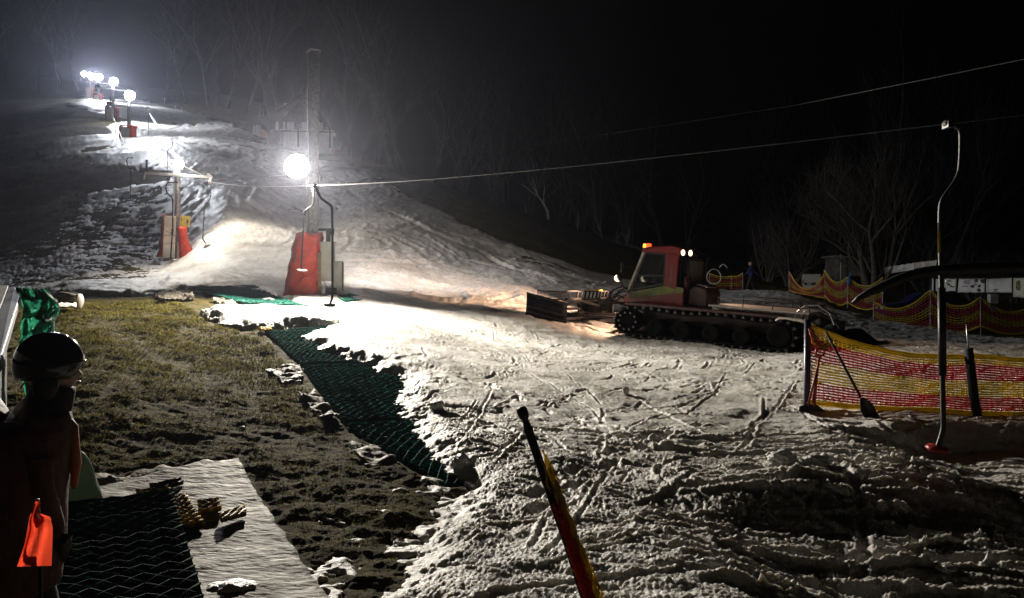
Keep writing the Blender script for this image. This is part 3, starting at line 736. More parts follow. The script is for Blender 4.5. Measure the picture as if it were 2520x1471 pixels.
hanger([(424,350),(425,357),(422,362),(413,370),(412,400),(411,440)], 46, 'thin hanger behind the floodlight of the second pylon', .022, seat_r=.1, spring=0)
hanger([(285,268),(287,276),(288,280),(285,300),(284,356),(287,368)], 62, 'thin hanger left of the third pylon', .028, seat_r=.12, spring=0)
hanger([(365,272),(365,280),(366,290),(366,300),(365,330)], 58, 'thin hanger right of the third pylon, over the snow', .025, seat_r=.1, spring=0)
hanger([(2331,303),(2352,308),(2366,320),(2366,370),(2363,420),(2352,446),(2322,486),(2315,505),(2314,560),(2317,700),(2320,960),(2322,1055),(2311,1090),(2306,1104)], 6.2, 'tall hanger close by on the right, hanging in front of the safety net', .021, M_seat, M_black, .09, .86)
b = MB(); q = P(2314, 600, 6.2)
b.tube([P(2310.5, 548, 6.17), P(2310.5, 570, 6.17)], .010, 6); b.mi = 1; b.tube([P(2310.5, 570, 6.17), P(2311, 622, 6.17)], .0125, 6)
hh_ = [o for o in bpy.data.objects if o.get('label', '').startswith('tall hanger')][0]
o = b.build('sleeve_band', [M_steel, M_yel], hh_); o.location = -hh_.location
# ================================================================= SNOW GROOMER  (x forward, y towards the camera, z up)
M_body = mat('groomer_red_paint', (.17, .011, .014), .32, 0, .15, 3, .05)
M_bodyd = mat('groomer_dark_paint', (.05, .02, .022), .4, 0, .2, 4, .05)
M_trk = mat('track_rubber', (.004, .004, .004), .85, 0, .3, 12, .3, spec=.06)
M_cleat = mat('track_steel', (.10, .10, .10), .4, .8, .3, 20)
M_glass = glass('cab_glass', (.06, .065, .07), t=.74)
M_stripe = mat('green_yellow_stripe', (.20, .19, .03), .5, 0, .6, 5, c2=(.05, .10, .03))
M_lampw = mat('lit_work_lamp', (1, .9, .8), .3, 0, 0, 1, 0, emit=(1, .66, .42), estr=3.0)
M_bea = mat('lit_beacon_red', (.8, .1, .02), .3, 0, 0, 1, 0, emit=(1, .10, .02), estr=1.8)
M_bea2 = mat('lit_beacon_amber', (.9, .5, .05), .3, 0, 0, 1, 0, emit=(1, .45, .08), estr=2.0)
M_frame = mat('frame_steel', (.022, .019, .018), .7, .0, .3, 12, spec=.25)
M_deck = mat('aluminium_deck', (.34, .32, .30), .5, .5, .15, 20)
M_blade = mat('blade_paint', (.009, .008, .008), .8, .0, .3, 6, spec=.12)
M_snowm = mat('snow_load', (.72, .70, .66), .6, 0, .1, 8, .5, 30)
gp = Vector((6.15, 23.0, 0)); 
hd = Vector((-.866, .5)); lf = Vector((-.5, -.866))
zf = np.mean([top_z(gp.x + hd.x * a + lf.x * c, gp.y + hd.y * a + lf.y * c) for a in (2,) for c in (-1.3, 1.3)]); zr = np.mean([top_z(gp.x + hd.x * a + lf.x * c, gp.y + hd.y * a + lf.y * c) for a in (-2,) for c in (-1.3, 1.3)])
gp.z = (zf + zr) / 2 - .04
gr = thing('snow_groomer', 'red tracked snow groomer with lattice blade in front, working lights on', 'snow groomer', gp, 0)
gr.scale = (1, 1, .955)
gr.rotation_euler = (0, -math.atan2(zf - zr, 4), R(150))
def track(sy):
    b = MB(); y0, y1 = sy * .62, sy * 1.72
    path = []
    for k in range(13): a = math.pi / 2 + math.pi * k / 12; path.append((-2.15 + .40 * math.cos(a), .43 + .40 * math.sin(a)))
    for k in range(13): a = -math.pi / 2 + math.pi * k / 12; path.append((2.2 + .39 * math.cos(a), .42 + .39 * math.sin(a)))
    n = len(path); lim = []
    for i in range(n):
        a = Vector(path[i]); c = Vector(path[(i + 1) % n]); m = max(1, int((c - a).length / .12))
        for k in range(m): q = a.lerp(c, k / m); lim.append((q.x, q.y - (.03 * math.sin((q.x + 2.2) / 4.4 * math.pi * 4) if q.y > .6 else 0)))
    n = len(lim); vs = []; fs = []
    for x, z in lim: vs += [(x, y0, z), (x, y1, z)]
    inner = []
    for i, (x, z) in enumerate(lim):
        a = Vector(lim[i - 1]); c = Vector(lim[(i + 1) % n]); t = (c - a).normalized(); nn = Vector((-t.y, t.x))
        inner += [(x + nn.x * .045, y0, z + nn.y * .045), (x + nn.x * .045, y1, z + nn.y * .045)]
    vs += inner
    for i in range(n):
        j = (i + 1) % n
        fs += [(2 * i, 2 * j, 2 * j + 1, 2 * i + 1), (2 * n + 2 * i, 2 * n + 2 * i + 1, 2 * n + 2 * j + 1, 2 * n + 2 * j), (2 * i, 2 * n + 2 * i, 2 * n + 2 * j, 2 * j), (2 * i + 1, 2 * j + 1, 2 * n + 2 * j + 1, 2 * n + 2 * i + 1)]
    b.add(vs, fs)
    o = b.build('track', M_trk, gr)
    c = MB()
    for i in range(0, n, 2):
        a = Vector(lim[i - 1]); q = Vector(lim[(i + 1) % n]); t = (q - a).normalized(); nn = Vector((t.y, -t.x)); x, z = lim[i]
        ang = math.atan2(nn.y, nn.x)
        c.box((x + nn.x * .045, (y0 + y1) / 2, z + nn.y * .045), (.09, 1.12, .035), Euler((0, -ang, 0)).to_matrix())
        c.box((x + nn.x * .03, y1 - sy * .12, z + nn.y * .03), (.05, .2, .10), Euler((0, -ang, 0)).to_matrix())
    c.build('cleat', M_cleat, o)
    for k, x in enumerate((-2.15, -1.15, -.3, .55, 1.35, 2.2)):
        big = k in (0, 5); r = .33 if big else .25; z = .43 if big else .30
        w = MB(); w.lathe([(r * .3, -.30), (r, -.28), (r, .28), (r * .8, .30), (r * .35, .24), (.001, .24)], (x, (y0 + y1) / 2 + sy * .2, z), 20, (0, sy, 0)); wo = w.build('road_wheel', M_trk, o, True)
    s = MB()
    for k in range(10):
        a = 2 * math.pi * k / 10; s.ball((2.2 + .27 * math.cos(a), y1 - sy * .03, .42 + .27 * math.sin(a)), .035, 8, 6)
    s.build('wheel_stud', M_deck, o, True)
track(1); track(-1)
b = MB(); b.box((-.1, 0, .62), (4.3, 1.3, .5)); b.box((0, 0, .88), (4.0, 2.6, .10)); b.build('chassis', M_bodyd, gr, bevel=.03)
b = MB(); b.prism([(-2.2, .93), (2.3, .93), (2.45, .86), (2.3, 1.0), (-2.2, 1.0)], -1.72, -.7); b.prism([(-2.2, .93), (2.2, .93), (2.3, 1.0), (-2.2, 1.0)], .7, 1.70); b.build('track_guard', M_bodyd, gr)
# cab
b = MB(); b.prism([(2.62, .88), (2.66, 1.08), (2.52, 1.30), (.95, 1.62), (.15, 1.55), (.05, .95), (1.2, .92)], -.95, .95); cab = b.build('cab', M_body, gr, bevel=.05)
b = MB(); b.plate([(2.5, .965, 1.12), (.15, .965, 1.40), (.15, .965, 1.56), (.95, .965, 1.62), (2.46, .965, 1.30)], .012); b.build('stripe', M_stripe, cab)
b = MB()
for k in range(5): b.bar((2.42, .975, 1.27 - .035 * k), (1.75, .975, 1.36 - .05 * k), .012)
b.build('vent', M_black, cab)
for sy in (-1, 1):
    b = MB(); b.prism([(2.50, 1.31), (2.58, 1.29), (2.14, 2.62), (2.05, 2.62)], sy * .93 - .04, sy * .93 + .04); b.build('front_pillar', M_bodyd if sy < 0 else mat('pale_trim', (.45, .42, .38), .35), cab, bevel=.01)
    b = MB(); b.prism([(.52, 1.5), (1.22, 1.58), (1.22, 2.62), (.52, 2.66)], sy * .93 - .05, sy * .93 + .05); b.build('rear_pillar', M_body, cab, bevel=.02)
    b = MB(); b.prism([(2.44, 1.36), (2.03, 2.60), (1.24, 2.60), (1.24, 1.62)], sy * .93 - .012, sy * .93 + .012); dr = b.build('door', M_glass, cab)
    b = MB()
    loop = [(2.42, 1.38), (2.02, 2.58), (1.27, 2.58), (1.27, 1.64)]
    for i in range(4): a, c = loop[i], loop[(i + 1) % 4]; b.bar((a[0], sy * .95, a[1]), (c[0], sy * .95, c[1]), .05)
    b.bar((2.22, sy * .95, 1.86), (1.27, sy * .95, 1.90), .05); b.build('door_frame', M_black, dr)
    b = MB(); b.box((2.1, sy * .985, 1.78), (.11, .03, .035)); b.build('handle', M_deck, dr, bevel=.006)
b = MB()
for i, (z, c) in enumerate(zip((1.72, 1.84, 1.97, 2.09, 2.22), (.05, .06, .05, .055, .045))):
    b.tube([(.86 + c * math.cos(a), .985, z + c * .9 * math.sin(a)) for a in [2 * math.pi * q / 10 for q in range(11 if i % 2 else 8)]], .010, 5)
b.build('side_lettering', mat('faded_white_paint', (.32, .26, .26), .6), cab)
b = MB(); b.prism([(2.52, 1.32), (2.54, 1.33), (2.12, 2.62), (2.08, 2.62)], -.90, .90); b.build('windshield', M_glass, cab)
b = MB(); b.prism([(.54, 1.62), (.56, 1.62), (.56, 2.60), (.54, 2.60)], -.86, .86); b.build('rear_window', M_glass, cab)
b = MB(); b.prism([(2.20, 2.60), (2.12, 2.74), (1.9, 2.80), (.95, 2.86), (.45, 2.82), (.42, 2.62)], -1.0, 1.0); b.build('roof', M_body, cab, bevel=.04)
b = MB(); b.box((1.15, .25, 1.85), (.14, .5, .75), (0, -.15, 0)); b.box((1.3, .25, 1.55), (.5, .5, .14)); b.ball((1.18, .25, 2.32), .13, 12, 8, (.5, 1.1, 1)); b.build('driver_seat', mat('seat_cloth', (.10, .10, .11), .8), cab, bevel=.03)
b = MB(); b.box((2.2, 0, 1.5), (.3, 1.5, .25)); b.tube([(1.95, .25 + .16 * math.cos(a), 1.72 + .16 * math.sin(a)) for a in [2 * math.pi * q / 12 for q in range(13)]], .015, 6); b.bar((2.1, .25, 1.55), (1.95, .25, 1.72), .03); b.build('dashboard', M_black, cab, bevel=.02)
b = MB(); b.box((2.11, .88, 2.82), (.10, .10, .13), taper=.8); b.build('beacon', M_bea2, gr, bevel=.02)
b = MB(); b.box((1.97, .90, 2.825), (.15, .13, .14), taper=.85); b.build('beacon', M_bea, gr, bevel=.02)
for sy in (-1, 1):
    b = MB(); b.tube([(2.35, sy * .97, 2.1), (2.6, sy * 1.25, 2.15), (2.62, sy * 1.3, 2.05)], .018, 6); o = b.build('mirror_arm', M_black, gr)
    b = MB(); b.box((2.62, sy * 1.3, 2.08), (.06, .2, .36), taper=.85); b.build('mirror', M_bodyd, o, bevel=.03)
    b = MB(); b.tube([(2.5, sy * .98, 1.32), (2.68, sy * 1.12, 1.55), (2.72, sy * 1.14, 1.66)], .02, 6); b.lathe([(.04, -.1), (.1, -.05), (.115, .03)], (2.76, sy * 1.15, 1.74), 14, (1, 0, -.3)); o = b.build('headlight', M_black, gr, True)
    b = MB(); b.lathe([(.112, .0), (.112, .06), (.08, .12), (.001, .14)], (2.77, sy * 1.15, 1.735), 14, (1, 0, -.3)); b.build('lens', M_lampw, o, True)
# rear light rack
b = MB()
for sy in (-1, 1):
    b.tube([(-.02, sy * .80, 1.5), (0, sy * .80, 2.62), (.1, sy * .78, 2.72), (.45, sy * .80, 2.74)], .032, 8)
    b.tube([(.42, sy * .82, 1.6), (.42, sy * .82, 2.65)], .025, 6)
for k in range(7): b.tube([(.36, .85, 1.85 + .09 * k), (.42, .88, 1.9 + .09 * k)], .016, 5)
b.tube([(-.02, -.8, 2.66), (-.02, .8, 2.66)], .03, 6); b.tube([(.0, -.8, 2.45), (.0, .8, 2.45)], .025, 6); b.build('light_rack', M_frame, gr, True)
b = MB(); b.box((.05, 0, 2.05), (.04, 1.45, .9)); b.build('rack_mesh', mat('rack_mesh_grey', (.20, .18, .15), .6), gr)
for x, y in ((.34, .93), (-.02, .86)):
    b = MB(); b.lathe([(.03, -.1), (.09, -.06), (.10, .0)], (x, y - .05, 2.66), 14, (-.2, 1, -.25)); o = b.build('work_light', M_black, gr, True)
    b = MB(); b.lathe([(.098, .0), (.085, .05), (.04, .075), (.001, .08)], (x, y - .05, 2.66), 14, (-.2, 1, -.25)); b.build('lens', M_lampw, o, True)
b = MB(); b.lathe([(.08, -.22), (.16, -.2), (.17, .2), (.1, .24), (.001, .24)], (.12, .66, 1.72), 16, (0, 0, 1)); b.ball((.17, .82, 1.62), .045, 8, 6); b.build('air_filter', mat('wine_plastic', (.10, .02, .03), .25), gr, True)
b = MB(); b.prism([(.05, 1.0), (-.02, 1.58), (-.35, 1.66), (-.95, 1.60), (-1.05, 1.42), (-1.08, 1.0)], -.72, .72); b.build('engine_hood', M_bodyd, gr, bevel=.05)
b = MB(); b.prism([(-.30, 1.665), (-.32, 1.72), (-.8, 1.70), (-.98, 1.64), (-.96, 1.60)], -.5, .55); b.build('hood_lit_top', M_deck, gr, bevel=.02)  # light on top of the hood, put in as a paler plate
b = MB(); b.tube([(-.1, -.72, 1.3), (-.12, -.74, 2.5), (-.25, -.76, 2.62)], .06, 10); b.build('exhaust', M_dark, gr, True)
# deck and rail
b = MB(); b.box((-1.5, 0, 1.12), (2.7, 3.1, .05)); b.box((-1.5, 0, 1.0), (2.6, 2.6, .2)); b.build('deck', M_deck, gr)
b = MB(); zt = 1.38
for y in (1.5, -1.5):
    b.tube([(-.38, y, zt), (-2.7, y, zt), (-2.82, y, zt - .06), (-2.86, y, 1.14)], .017, 6); b.tube([(-.38, y, 1.25), (-2.8, y, 1.25)], .011, 5)
    for x in (-.42, -1.1, -1.9, -2.6): b.tube([(x, y, 1.12), (x, y, zt)], .014, 5)
b.tube([(-2.84, -1.5, 1.3), (-2.84, 1.5, 1.3)], .015, 5); b.build('deck_rail', M_black, gr, True)
b = MB(); b.tube([(-2.05, 1.74, .86), (-2.12, 1.76, .93), (-2.3, 1.76, .95), (-2.7, 1.74, .92), (-2.95, 1.7, .86), (-3.05, 1.6, .84)], [.03, .035, .03, .05, .06, .02], 8); b.build('track_scraper', mat('pale_plastic', (.5, .45, .38), .5), gr, True)
# tiller at the back, hose arches
b = MB(); b.bar((-2.3, .4, .6), (-3.5, .4, .55), .12); b.bar((-2.3, -.4, .6), (-3.5, -.4, .55), .12); b.tube([(-3.5, -2.1, .5), (-3.5, 2.1, .5)], .09, 10); b.box((-3.3, 0, .75), (.5, .8, .35)); b.build('tiller_frame', M_frame, gr, bevel=.02)
b = MB(); b.prism([(-3.35, .18), (-3.4, .45), (-3.6, .62), (-3.85, .60), (-4.2, .34), (-4.55, .10), (-4.5, .06), (-4.1, .16), (-3.8, .2)], -2.2, 2.2); b.build('tiller_cover', M_trk, gr, bevel=.02)
b = MB(); b.tube([(-3.7, -2.1, .22), (-3.7, 2.1, .22)], .16, 14); b.build('tiller_roll', M_cleat, gr, True)
b = MB()
for k, (y, hgt, m_) in enumerate(((1.45, 1.36, 0), (1.2, 1.22, 0), (1.0, 1.3, 1), (.7, 1.1, 1), (1.3, 1.12, 1))):
    b.mi = m_
    b.tube([(-2.45 - .05 * k, y - .1, .75), (-2.5 - .03 * k, y, hgt - .25), (-2.72, y + .03, hgt - .02), (-3.05, y + .05, hgt + .02), (-3.35 - .05 * k, y, hgt - .18), (-3.5 - .04 * k, y - .1, .78), (-3.45, y - .1, .6)], .026, 7)
b.build('hose', [M_steel, M_black], gr, True)
b = MB(); b.ball((-3.1, 1.1, .95), .22, 12, 8, (1.2, 1, .8)); b.ball((-3.4, 1.35, .72), .17, 10, 7); b.box((-2.9, 1.2, .78), (.5, .4, .2)); b.tube([(-3.1, 1.25, .92), (-3.12, 1.42, .92)], .10, 12); b.build('hydraulic_motor', M_frame, gr, True)
# front blade
def lrow(x0, y0, x1, y1, z): return [(x0 + (x1 - x0) * k / 8, y0 + (y1 - y0) * k / 8, z) for k in range(9)]
prof = [(.10, .20), (.02, .30), (-.04, .48), (-.04, .66), (.02, .84), (.07, .92)]
BZ = 0.0
def blade(name, x0, y0, x1, y1, parent=None, za=0, zc=0):
    d = Vector((x1 - x0, y1 - y0)).normalized(); n = Vector((d.y, -d.x)); n = n if n.x > 0 else -n
    rows = [lrow(x0 + n.x * a, y0 + n.y * a, x1 + n.x * a, y1 + n.y * a, z + BZ) for a, z in prof]
    rows = [[(p[0], p[1], p[2] + za + (zc - za) * k / 8) for k, p in enumerate(r)] for r in rows]
    m = MB(); m.grid(rows); o = m.build(name, M_blade, parent or gr, True, solid=.05)
    r = MB()
    for z in (.32, .50, .88): r.bar((x0 - n.x * .06, y0 - n.y * .06, z + BZ + za), (x1 - n.x * .06, y1 - n.y * .06, z + BZ + zc), .05)
    r.build('rib', M_frame, o)
    c = MB(); L_ = math.hypot(x1 - x0, y1 - y0); k = 0
    while k * .16 < L_:
        t = k * .16 / L_; c.box((x0 + (x1 - x0) * t + n.x * .11, y0 + (y1 - y0) * t + n.y * .11, .15 + BZ + za + (zc - za) * t), (.03, .1, .14)); k += 1
    c.build('cutting_teeth', M_cleat, o)
    return o
B = blade('blade', 4.15, -1.7, 4.15, 1.05)
blade('blade_wing', 4.22, 1.66, 5.25, 2.42, None, -.12, .16); blade('blade_wing', 4.15, -1.73, 4.8, -2.5)
s = MB()      # lattice screen along the top of the blade
def screen(x0, y0, x1, y1, n, h0=.94, h1=1.18):
    for z in ([h0, h1] if n < 20 else [h0 + (h1 - h0) * k / 5 for k in range(6)]): s.bar((x0, y0, z + BZ), (x1, y1, z + BZ), .035 if z in (h0, h1) else .012)
    for k in range(n + 1):
        t = k / n; x = x0 + (x1 - x0) * t; y = y0 + (y1 - y0) * t
        s.bar((x, y, h0 + BZ), (x - .04, y, h1 + BZ), .05 if n < 20 else .012)
screen(4.2, -1.7, 4.2, 1.05, 9); screen(4.24, 1.5, 5.0, 2.25, 24, .90, 1.16); screen(4.2, -1.75, 4.75, -2.4, 24)
s.build('blade_screen', M_frame, gr)
b = MB(); b.box((4.17, -.2, 1.22 + BZ), (.05, 1.3, .03)); b.build('blade_screen_edge', M_yel, gr)
b = MB()
for z in (.30, .62, .94): b.bar((4.1, 1.0, z + BZ), (4.24, 1.7, z + BZ), .08)
b.bar((4.16, 1.05, 1.20 + BZ), (4.3, 1.66, 1.20 + BZ), .04); b.tube([(3.6, .6, .75), (4.0, 1.2, .9), (4.35, 1.75, .7)], .05, 8); b.build('blade_hinge', M_frame, gr)
b = MB()
for y in (-.55, .55):
    b.bar((2.3, y, .52), (3.95, y, .42), .14); b.bar((2.4, y * .8, .95), (3.9, y * .7, .80), .09)
    b.tube([(2.5, y, .8), (3.2, y, .95), (4.0, y * .8, .75)], .05, 8)
b.bar((2.9, -.7, .5), (2.9, .9, .5), .12); b.bar((3.9, -.5, .6), (3.9, .5, .6), .25); b.bar((3.3, .3, .45), (3.3, .3, 1.0), .12); b.bar((2.6, .9, .45), (3.9, 1.1, .4), .08)
b.lathe([(.1, -.2), (.22, -.15), (.24, .1), (.12, .2)], (3.55, .1, .75), 14, (0, .3, 1)); b.build('blade_arm', M_frame, gr, bevel=.012)
b = MB()
for k, (y, hh_) in enumerate(((.35, 1.45), (.15, 1.3), (-.15, 1.42), (.6, 1.15), (-.4, 1.2))):
    b.tube([(2.55, y, .95), (2.7, y + .02, hh_ - .1), (2.95, y + .03, hh_), (3.25, y + .05, hh_ - .15), (3.4, y, .95), (3.7, y - .1, .8)], .03, 7)
b.build('blade_hose', M_frame, gr, True)
def squeeze(o):
    for v in o.data.vertices:
        if v.co.x < 1.6: v.co.x = 1.6 - (1.6 - v.co.x) * .56
    for c in o.children: squeeze(c)
for o in gr.children:
    if o.name.split('.')[0] in ('cab', 'light_rack', 'rack_mesh', 'work_light', 'air_filter', 'engine_hood', 'hood_lit_top', 'exhaust', 'driver_seat', 'roof'): squeeze(o)
# --- warm light that the groomer's own lamps throw
def gw(p): return gr.matrix_basis @ Vector(p)
def gspot(p, q, watt, size, blend=.6):
    o = spot('groomer_beam', gw(p), gw(q), watt, size, blend, (1, .63, .42), .08); o.parent = gr; o.matrix_parent_inverse = gr.matrix_basis.inverted()
gspot((2.95, 1.15, 1.72), (9, .9, .2), 2800, 50, .8); gspot((2.95, -1.15, 1.72), (9.5, -.9, .4), 2800, 50, .8); gspot((2.75, .9, 1.2), (3.5, 1.5, 0), 260, 110, .8); gspot((2.75, -.3, 1.2), (3.6, -.2, .1), 220, 110, .8)
gspot((.40, .2, 2.60), (-1.9, .2, 1.0), 380, 80) 
# ================================================================= MATS, SHEETS, NETS, TOOLS, PEOPLE
M_green = mat('green_mat_plastic', (.007, .052, .040), .9, 0, .3, 8, .2, 60, spec=.0)
M_gridge = mat('green_mat_ridge', (.020, .12, .092), .8, 0, .3, 8, .2, 60, spec=.05)
M_ymat = mat('yellow_mat_plastic', (.42, .27, .03), .55, 0, .4, 9, .4, 60)
M_ybase = mat('yellow_mat_dark', (.10, .06, .012), .7, 0, .4, 9)
M_net_y = mat('yellow_net', (.85, .66, .06), .5, 0, .15, 5, 0, trans=.35)
M_net_r = mat('red_net', (.75, .07, .10), .5, 0, .15, 5, 0, trans=.35)
M_post = mat('dark_blue_post', (.015, .02, .06), .4, 0, .2, 6)
M_foam = mat('black_foam_sleeve', (.012, .010, .012), .8, 0, .3, 30, .4)
def quad_map(c4):
    a, b_, c, d = [Vector((p.x, p.y, 0)) for p in c4]
    return lambda s, t: (a * (1 - s) + b_ * s) * (1 - t) + (d * (1 - s) + c * s) * t
def world_quad(px): return [G(*p) for p in px]
def mat_thing(name, label, cat, c4, cell=.15, rad=.008, lift=.02, group=None, mats=(M_green, M_gridge), wob=.03, flat=True):
    """ribbed ski mat: a slab with a raised diamond lattice, lying on the ground"""
    q = quad_map(c4); L1 = (c4[1] - c4[0]).length; L2_ = (c4[3] - c4[0]).length
    o0 = q(.5, .5); o0.z = top_z(o0.x, o0.y)
    t = thing(name, label, cat, o0, 0, group)
    def pt(s, tt, dz):
        p = q(s, tt); k = wob * perlin(np.array([p.x * 2.5]), np.array([p.y * 2.5]), 71)[0]
        z = float(TB_at(p.x, p.y)) + lift + dz + k
        return Vector((p.x, p.y, z)) - o0
    n1, n2 = max(4, int(L1 / .12)), max(4, int(L2_ / .12))
    if flat:
        b = MB(); b.grid([[pt(i / n1, j / n2, 0) for i in range(n1 + 1)] for j in range(n2 + 1)]); b.build('mat_base', mats[0], t, True, solid=.012)
    b = MB(); na_, nb_ = max(2, int(L1 / cell)), max(2, int(L2_ / (cell * .55)))
    for j in range(nb_ + 1):                      # zigzag ridges that meet into diamonds
        pts = []
        for i in range(na_ * 2 + 1):
            up = .5 if (i + j) % 2 else -.5
            pts.append(pt(min(1, max(0, i / (na_ * 2))), min(1, max(0, (j + up) / nb_)), .012 + (.006 if i % 2 else 0)))
        b.tube(pts, rad, 5)
    b.build('mat_lattice', mats[1], t, True)
    return t
def TB_at(x, y):
    a = math.atan2(x, y); r = math.hypot(x, y)
    i = min(max(int(np.searchsorted(RAD, r)), 1), nr - 1); j = min(max(int(np.searchsorted(ANG, a)), 1), na - 1)
    return max(GZ[i, j], GZ[i - 1, j - 1])
MG = 'green slope mats'
MLIT = (mat('lit_green_mat', (.018, .15, .112), .85, 0, .3, 8, .2, 60, spec=.05), mat('lit_green_ridge', (.03, .20, .15), .8, 0, .3, 8, .2, 60, spec=.05))  # far mats: strong lamplight put into the colour as a brighter green
mat_thing('ski_mat', 'long dark green mat, topmost of the row along the grass edge', 'ski mat', world_quad([(650,818),(930,812),(1010,898),(742,900)]), group=MG)
mat_thing('ski_mat', 'dark green mat between the mud and the widest crumbly snow bank, middle of the row', 'ski mat', world_quad([(744,904),(1016,902),(1150,1030),(842,1040)]), group=MG, lift=.026)
mat_thing('ski_mat', 'dark green mat nearest the camera in the row, ending in a point under the snow', 'ski mat', world_quad([(845,1046),(1160,1034),(1330,1165),(1092,1196)]), group=MG)
mat_thing('ski_mat', 'bright green mat far back below the second pylon, half under snow', 'ski mat', world_quad([(458,716),(625,708),(760,765),(590,756)]), .2, .012, .12, MG, MLIT)
mat_thing('ski_mat', 'small green mat corner showing beside the foot of the tallest pylon', 'ski mat', world_quad([(822,742),(862,736),(905,748),(850,754)]), .2, .012, .15, MG, MLIT)
MS = 'mats lying on the white sheet'
MBG = (mat('black_green_mat', (.003, .016, .013), .9, 0, .3, 8, .2, 60, spec=0), mat('black_green_ridge', (.010, .036, .030), .8, 0, .3, 8, .2, 60, spec=.05))
mat_thing('ski_mat', 'black green mat lying on the white plastic sheet, corner nearest the camera', 'ski mat', world_quad([(120,1262),(425,1216),(502,1490),(60,1560)]), .13, .009, .05, MS, MBG, wob=.02)
mat_thing('mat_border', 'mustard yellow lattice strip along the edge of the dark mat', 'mat strip', world_quad([(423,1236),(457,1230),(503,1304),(447,1312)]), .075, .011, .045, MS, (M_ybase, M_ymat), .01)
mat_thing('mat_border', 'thin yellow strip along the far edge of the dark mat', 'mat strip', world_quad([(335,1222),(418,1208),(421,1216),(337,1232)]), .075, .010, .045, MS, (M_ybase, M_ymat), .01)
mat_thing('mat_scrap', 'yellow brown mat scrap on the white sheet, next to the yellow strip', 'mat scrap', world_quad([(487,1250),(538,1245),(545,1268),(492,1277)]), .07, .013, .05, MS, (M_ybase, M_ymat), .01)
mat_thing('mat_scrap', 'crumpled yellow brown mat scrap farthest out on the white sheet', 'mat scrap', world_quad([(538,1288),(600,1266),(606,1282),(545,1306)]), .07, .014, .055, MS, (M_ybase, M_ymat), .03)
mat_thing('mat_scrap', 'narrow dark rubber scrap lying behind the dark mat on the white sheet', 'mat scrap', world_quad([(368,1211),(444,1195),(452,1201),(376,1222)]), .1, .013, .055, MS, (M_black, M_black), .03)
mat_thing('mat_scrap', 'bright yellow mat corner at the far tip of the green row', 'mat scrap', world_quad([(636,816),(664,812),(668,818),(640,822)]), .1, .02, .05, MS, (M_ybase, M_net_y), .02)
def sheet_mat():
    m, nt, b = nodemat('muddy_white_plastic')
    tc = nt.nodes.new('ShaderNodeTexCoord'); n = nt.nodes.new('ShaderNodeTexNoise'); n.inputs['Scale'].default_value = 3.2; n.inputs['Detail'].default_value = 8; n.inputs['Roughness'].default_value = .68
    mp = nt.nodes.new('ShaderNodeMapping'); mp.inputs['Scale'].default_value = (.8, 1.9, 1); mp.inputs['Rotation'].default_value = (0, 0, R(34))
    nt.links.new(tc.outputs['Object'], mp.inputs['Vector']); nt.links.new(mp.outputs[0], n.inputs['Vector'])
    r = nt.nodes.new('ShaderNodeValToRGB'); r.color_ramp.elements[0].position = .40; r.color_ramp.elements[0].color = (.06, .047, .03, 1); r.color_ramp.elements[1].position = .66; r.color_ramp.elements[1].color = (.30, .275, .22, 1)
    e = r.color_ramp.elements.new(.52); e.color = (.15, .125, .09, 1)
    nt.links.new(n.outputs['Fac'], r.inputs['Fac']); nt.links.new(r.outputs[0], b.inputs['Base Color'])
    n2 = nt.nodes.new('ShaderNodeTexNoise'); n2.inputs['Scale'].default_value = 14; n2.inputs['Detail'].default_value = 6; nt.links.new(mp.outputs[0], n2.inputs['Vector'])
    bp = nt.nodes.new('ShaderNodeBump'); bp.inputs['Strength'].default_value = .6; bp.inputs['Distance'].default_value = .03; nt.links.new(n2.outputs['Fac'], bp.inputs['Height']); nt.links.new(bp.outputs[0], b.inputs['Normal'])
    rr = nt.nodes.new('ShaderNodeMapRange'); rr.inputs['To Min'].default_value = .85; rr.inputs['To Max'].default_value = .5; b.inputs['Specular IOR Level'].default_value = .16; nt.links.new(n.outputs['Fac'], rr.inputs['Value']); nt.links.new(rr.outputs[0], b.inputs['Roughness'])
    return m
M_sheet = sheet_mat()
def sheet(label, px, amp=.02, lift=.02, group='white plastic sheets on the ground', ragged=.06, name='plastic_sheet', m=None):
    c4 = world_quad(px); q = quad_map(c4); L1 = (c4[1] - c4[0]).length; L2_ = (c4[3] - c4[0]).length
    n1, n2 = min(140, max(10, int(L1 / .035))), min(160, max(10, int(L2_ / .035)))
    o0 = q(.5, .5); o0.z = top_z(o0.x, o0.y)
    rows = []
    for j in range(n2 + 1):
        row = []
        for i in range(n1 + 1):
            s, t = i / n1, j / n2
            rg = ragged * perlin(np.array([j * .21]), np.array([7.3]), 77)[0] * (1 if i == n1 or i == 0 else 0)
            p = q(s + rg * .3, t + ragged * .4 * (perlin(np.array([i * .23]), np.array([2.3]), 78)[0] if j in (0, n2) else 0))
            x, y = np.array([p.x]), np.array([p.y])
            k = amp * (1.5 * fbm(x * 1.9 + y * .4, y * 2.4 - x * 1.6, 4, 81, .6)[0] + .9 * abs(fbm(x * 2.2 + y * 2, y * 6 - x * 2.5, 3, 83)[0]))
            row.append(Vector((p.x, p.y, TB_at(p.x, p.y) + lift + k)) - o0)
        rows.append(row)
    b = MB(); b.grid(rows); o = b.build(name, m or M_sheet, None, True, solid=.004); o.location = o0
    return tag(o, label, 'plastic sheet', group)
sheet('large muddy white plastic sheet at the bottom left, wet and shining near the camera', [(225,1186),(585,1132),(850,1530),(60,1640)], .009, .022)
sheet('white crumpled sheet at the far edge of the grass, left of the bright green mat', [(378,728),(455,722),(480,740),(395,746)], .05, .05)
sheet('cream crumpled sheet between grass and the far snow tongue', [(520,742),(600,738),(640,756),(560,760)], .05, .05)
sheet('small wet white sheet between the mud and the middle of the mat row', [(652,912),(738,900),(748,938),(700,950)], .03, .03)
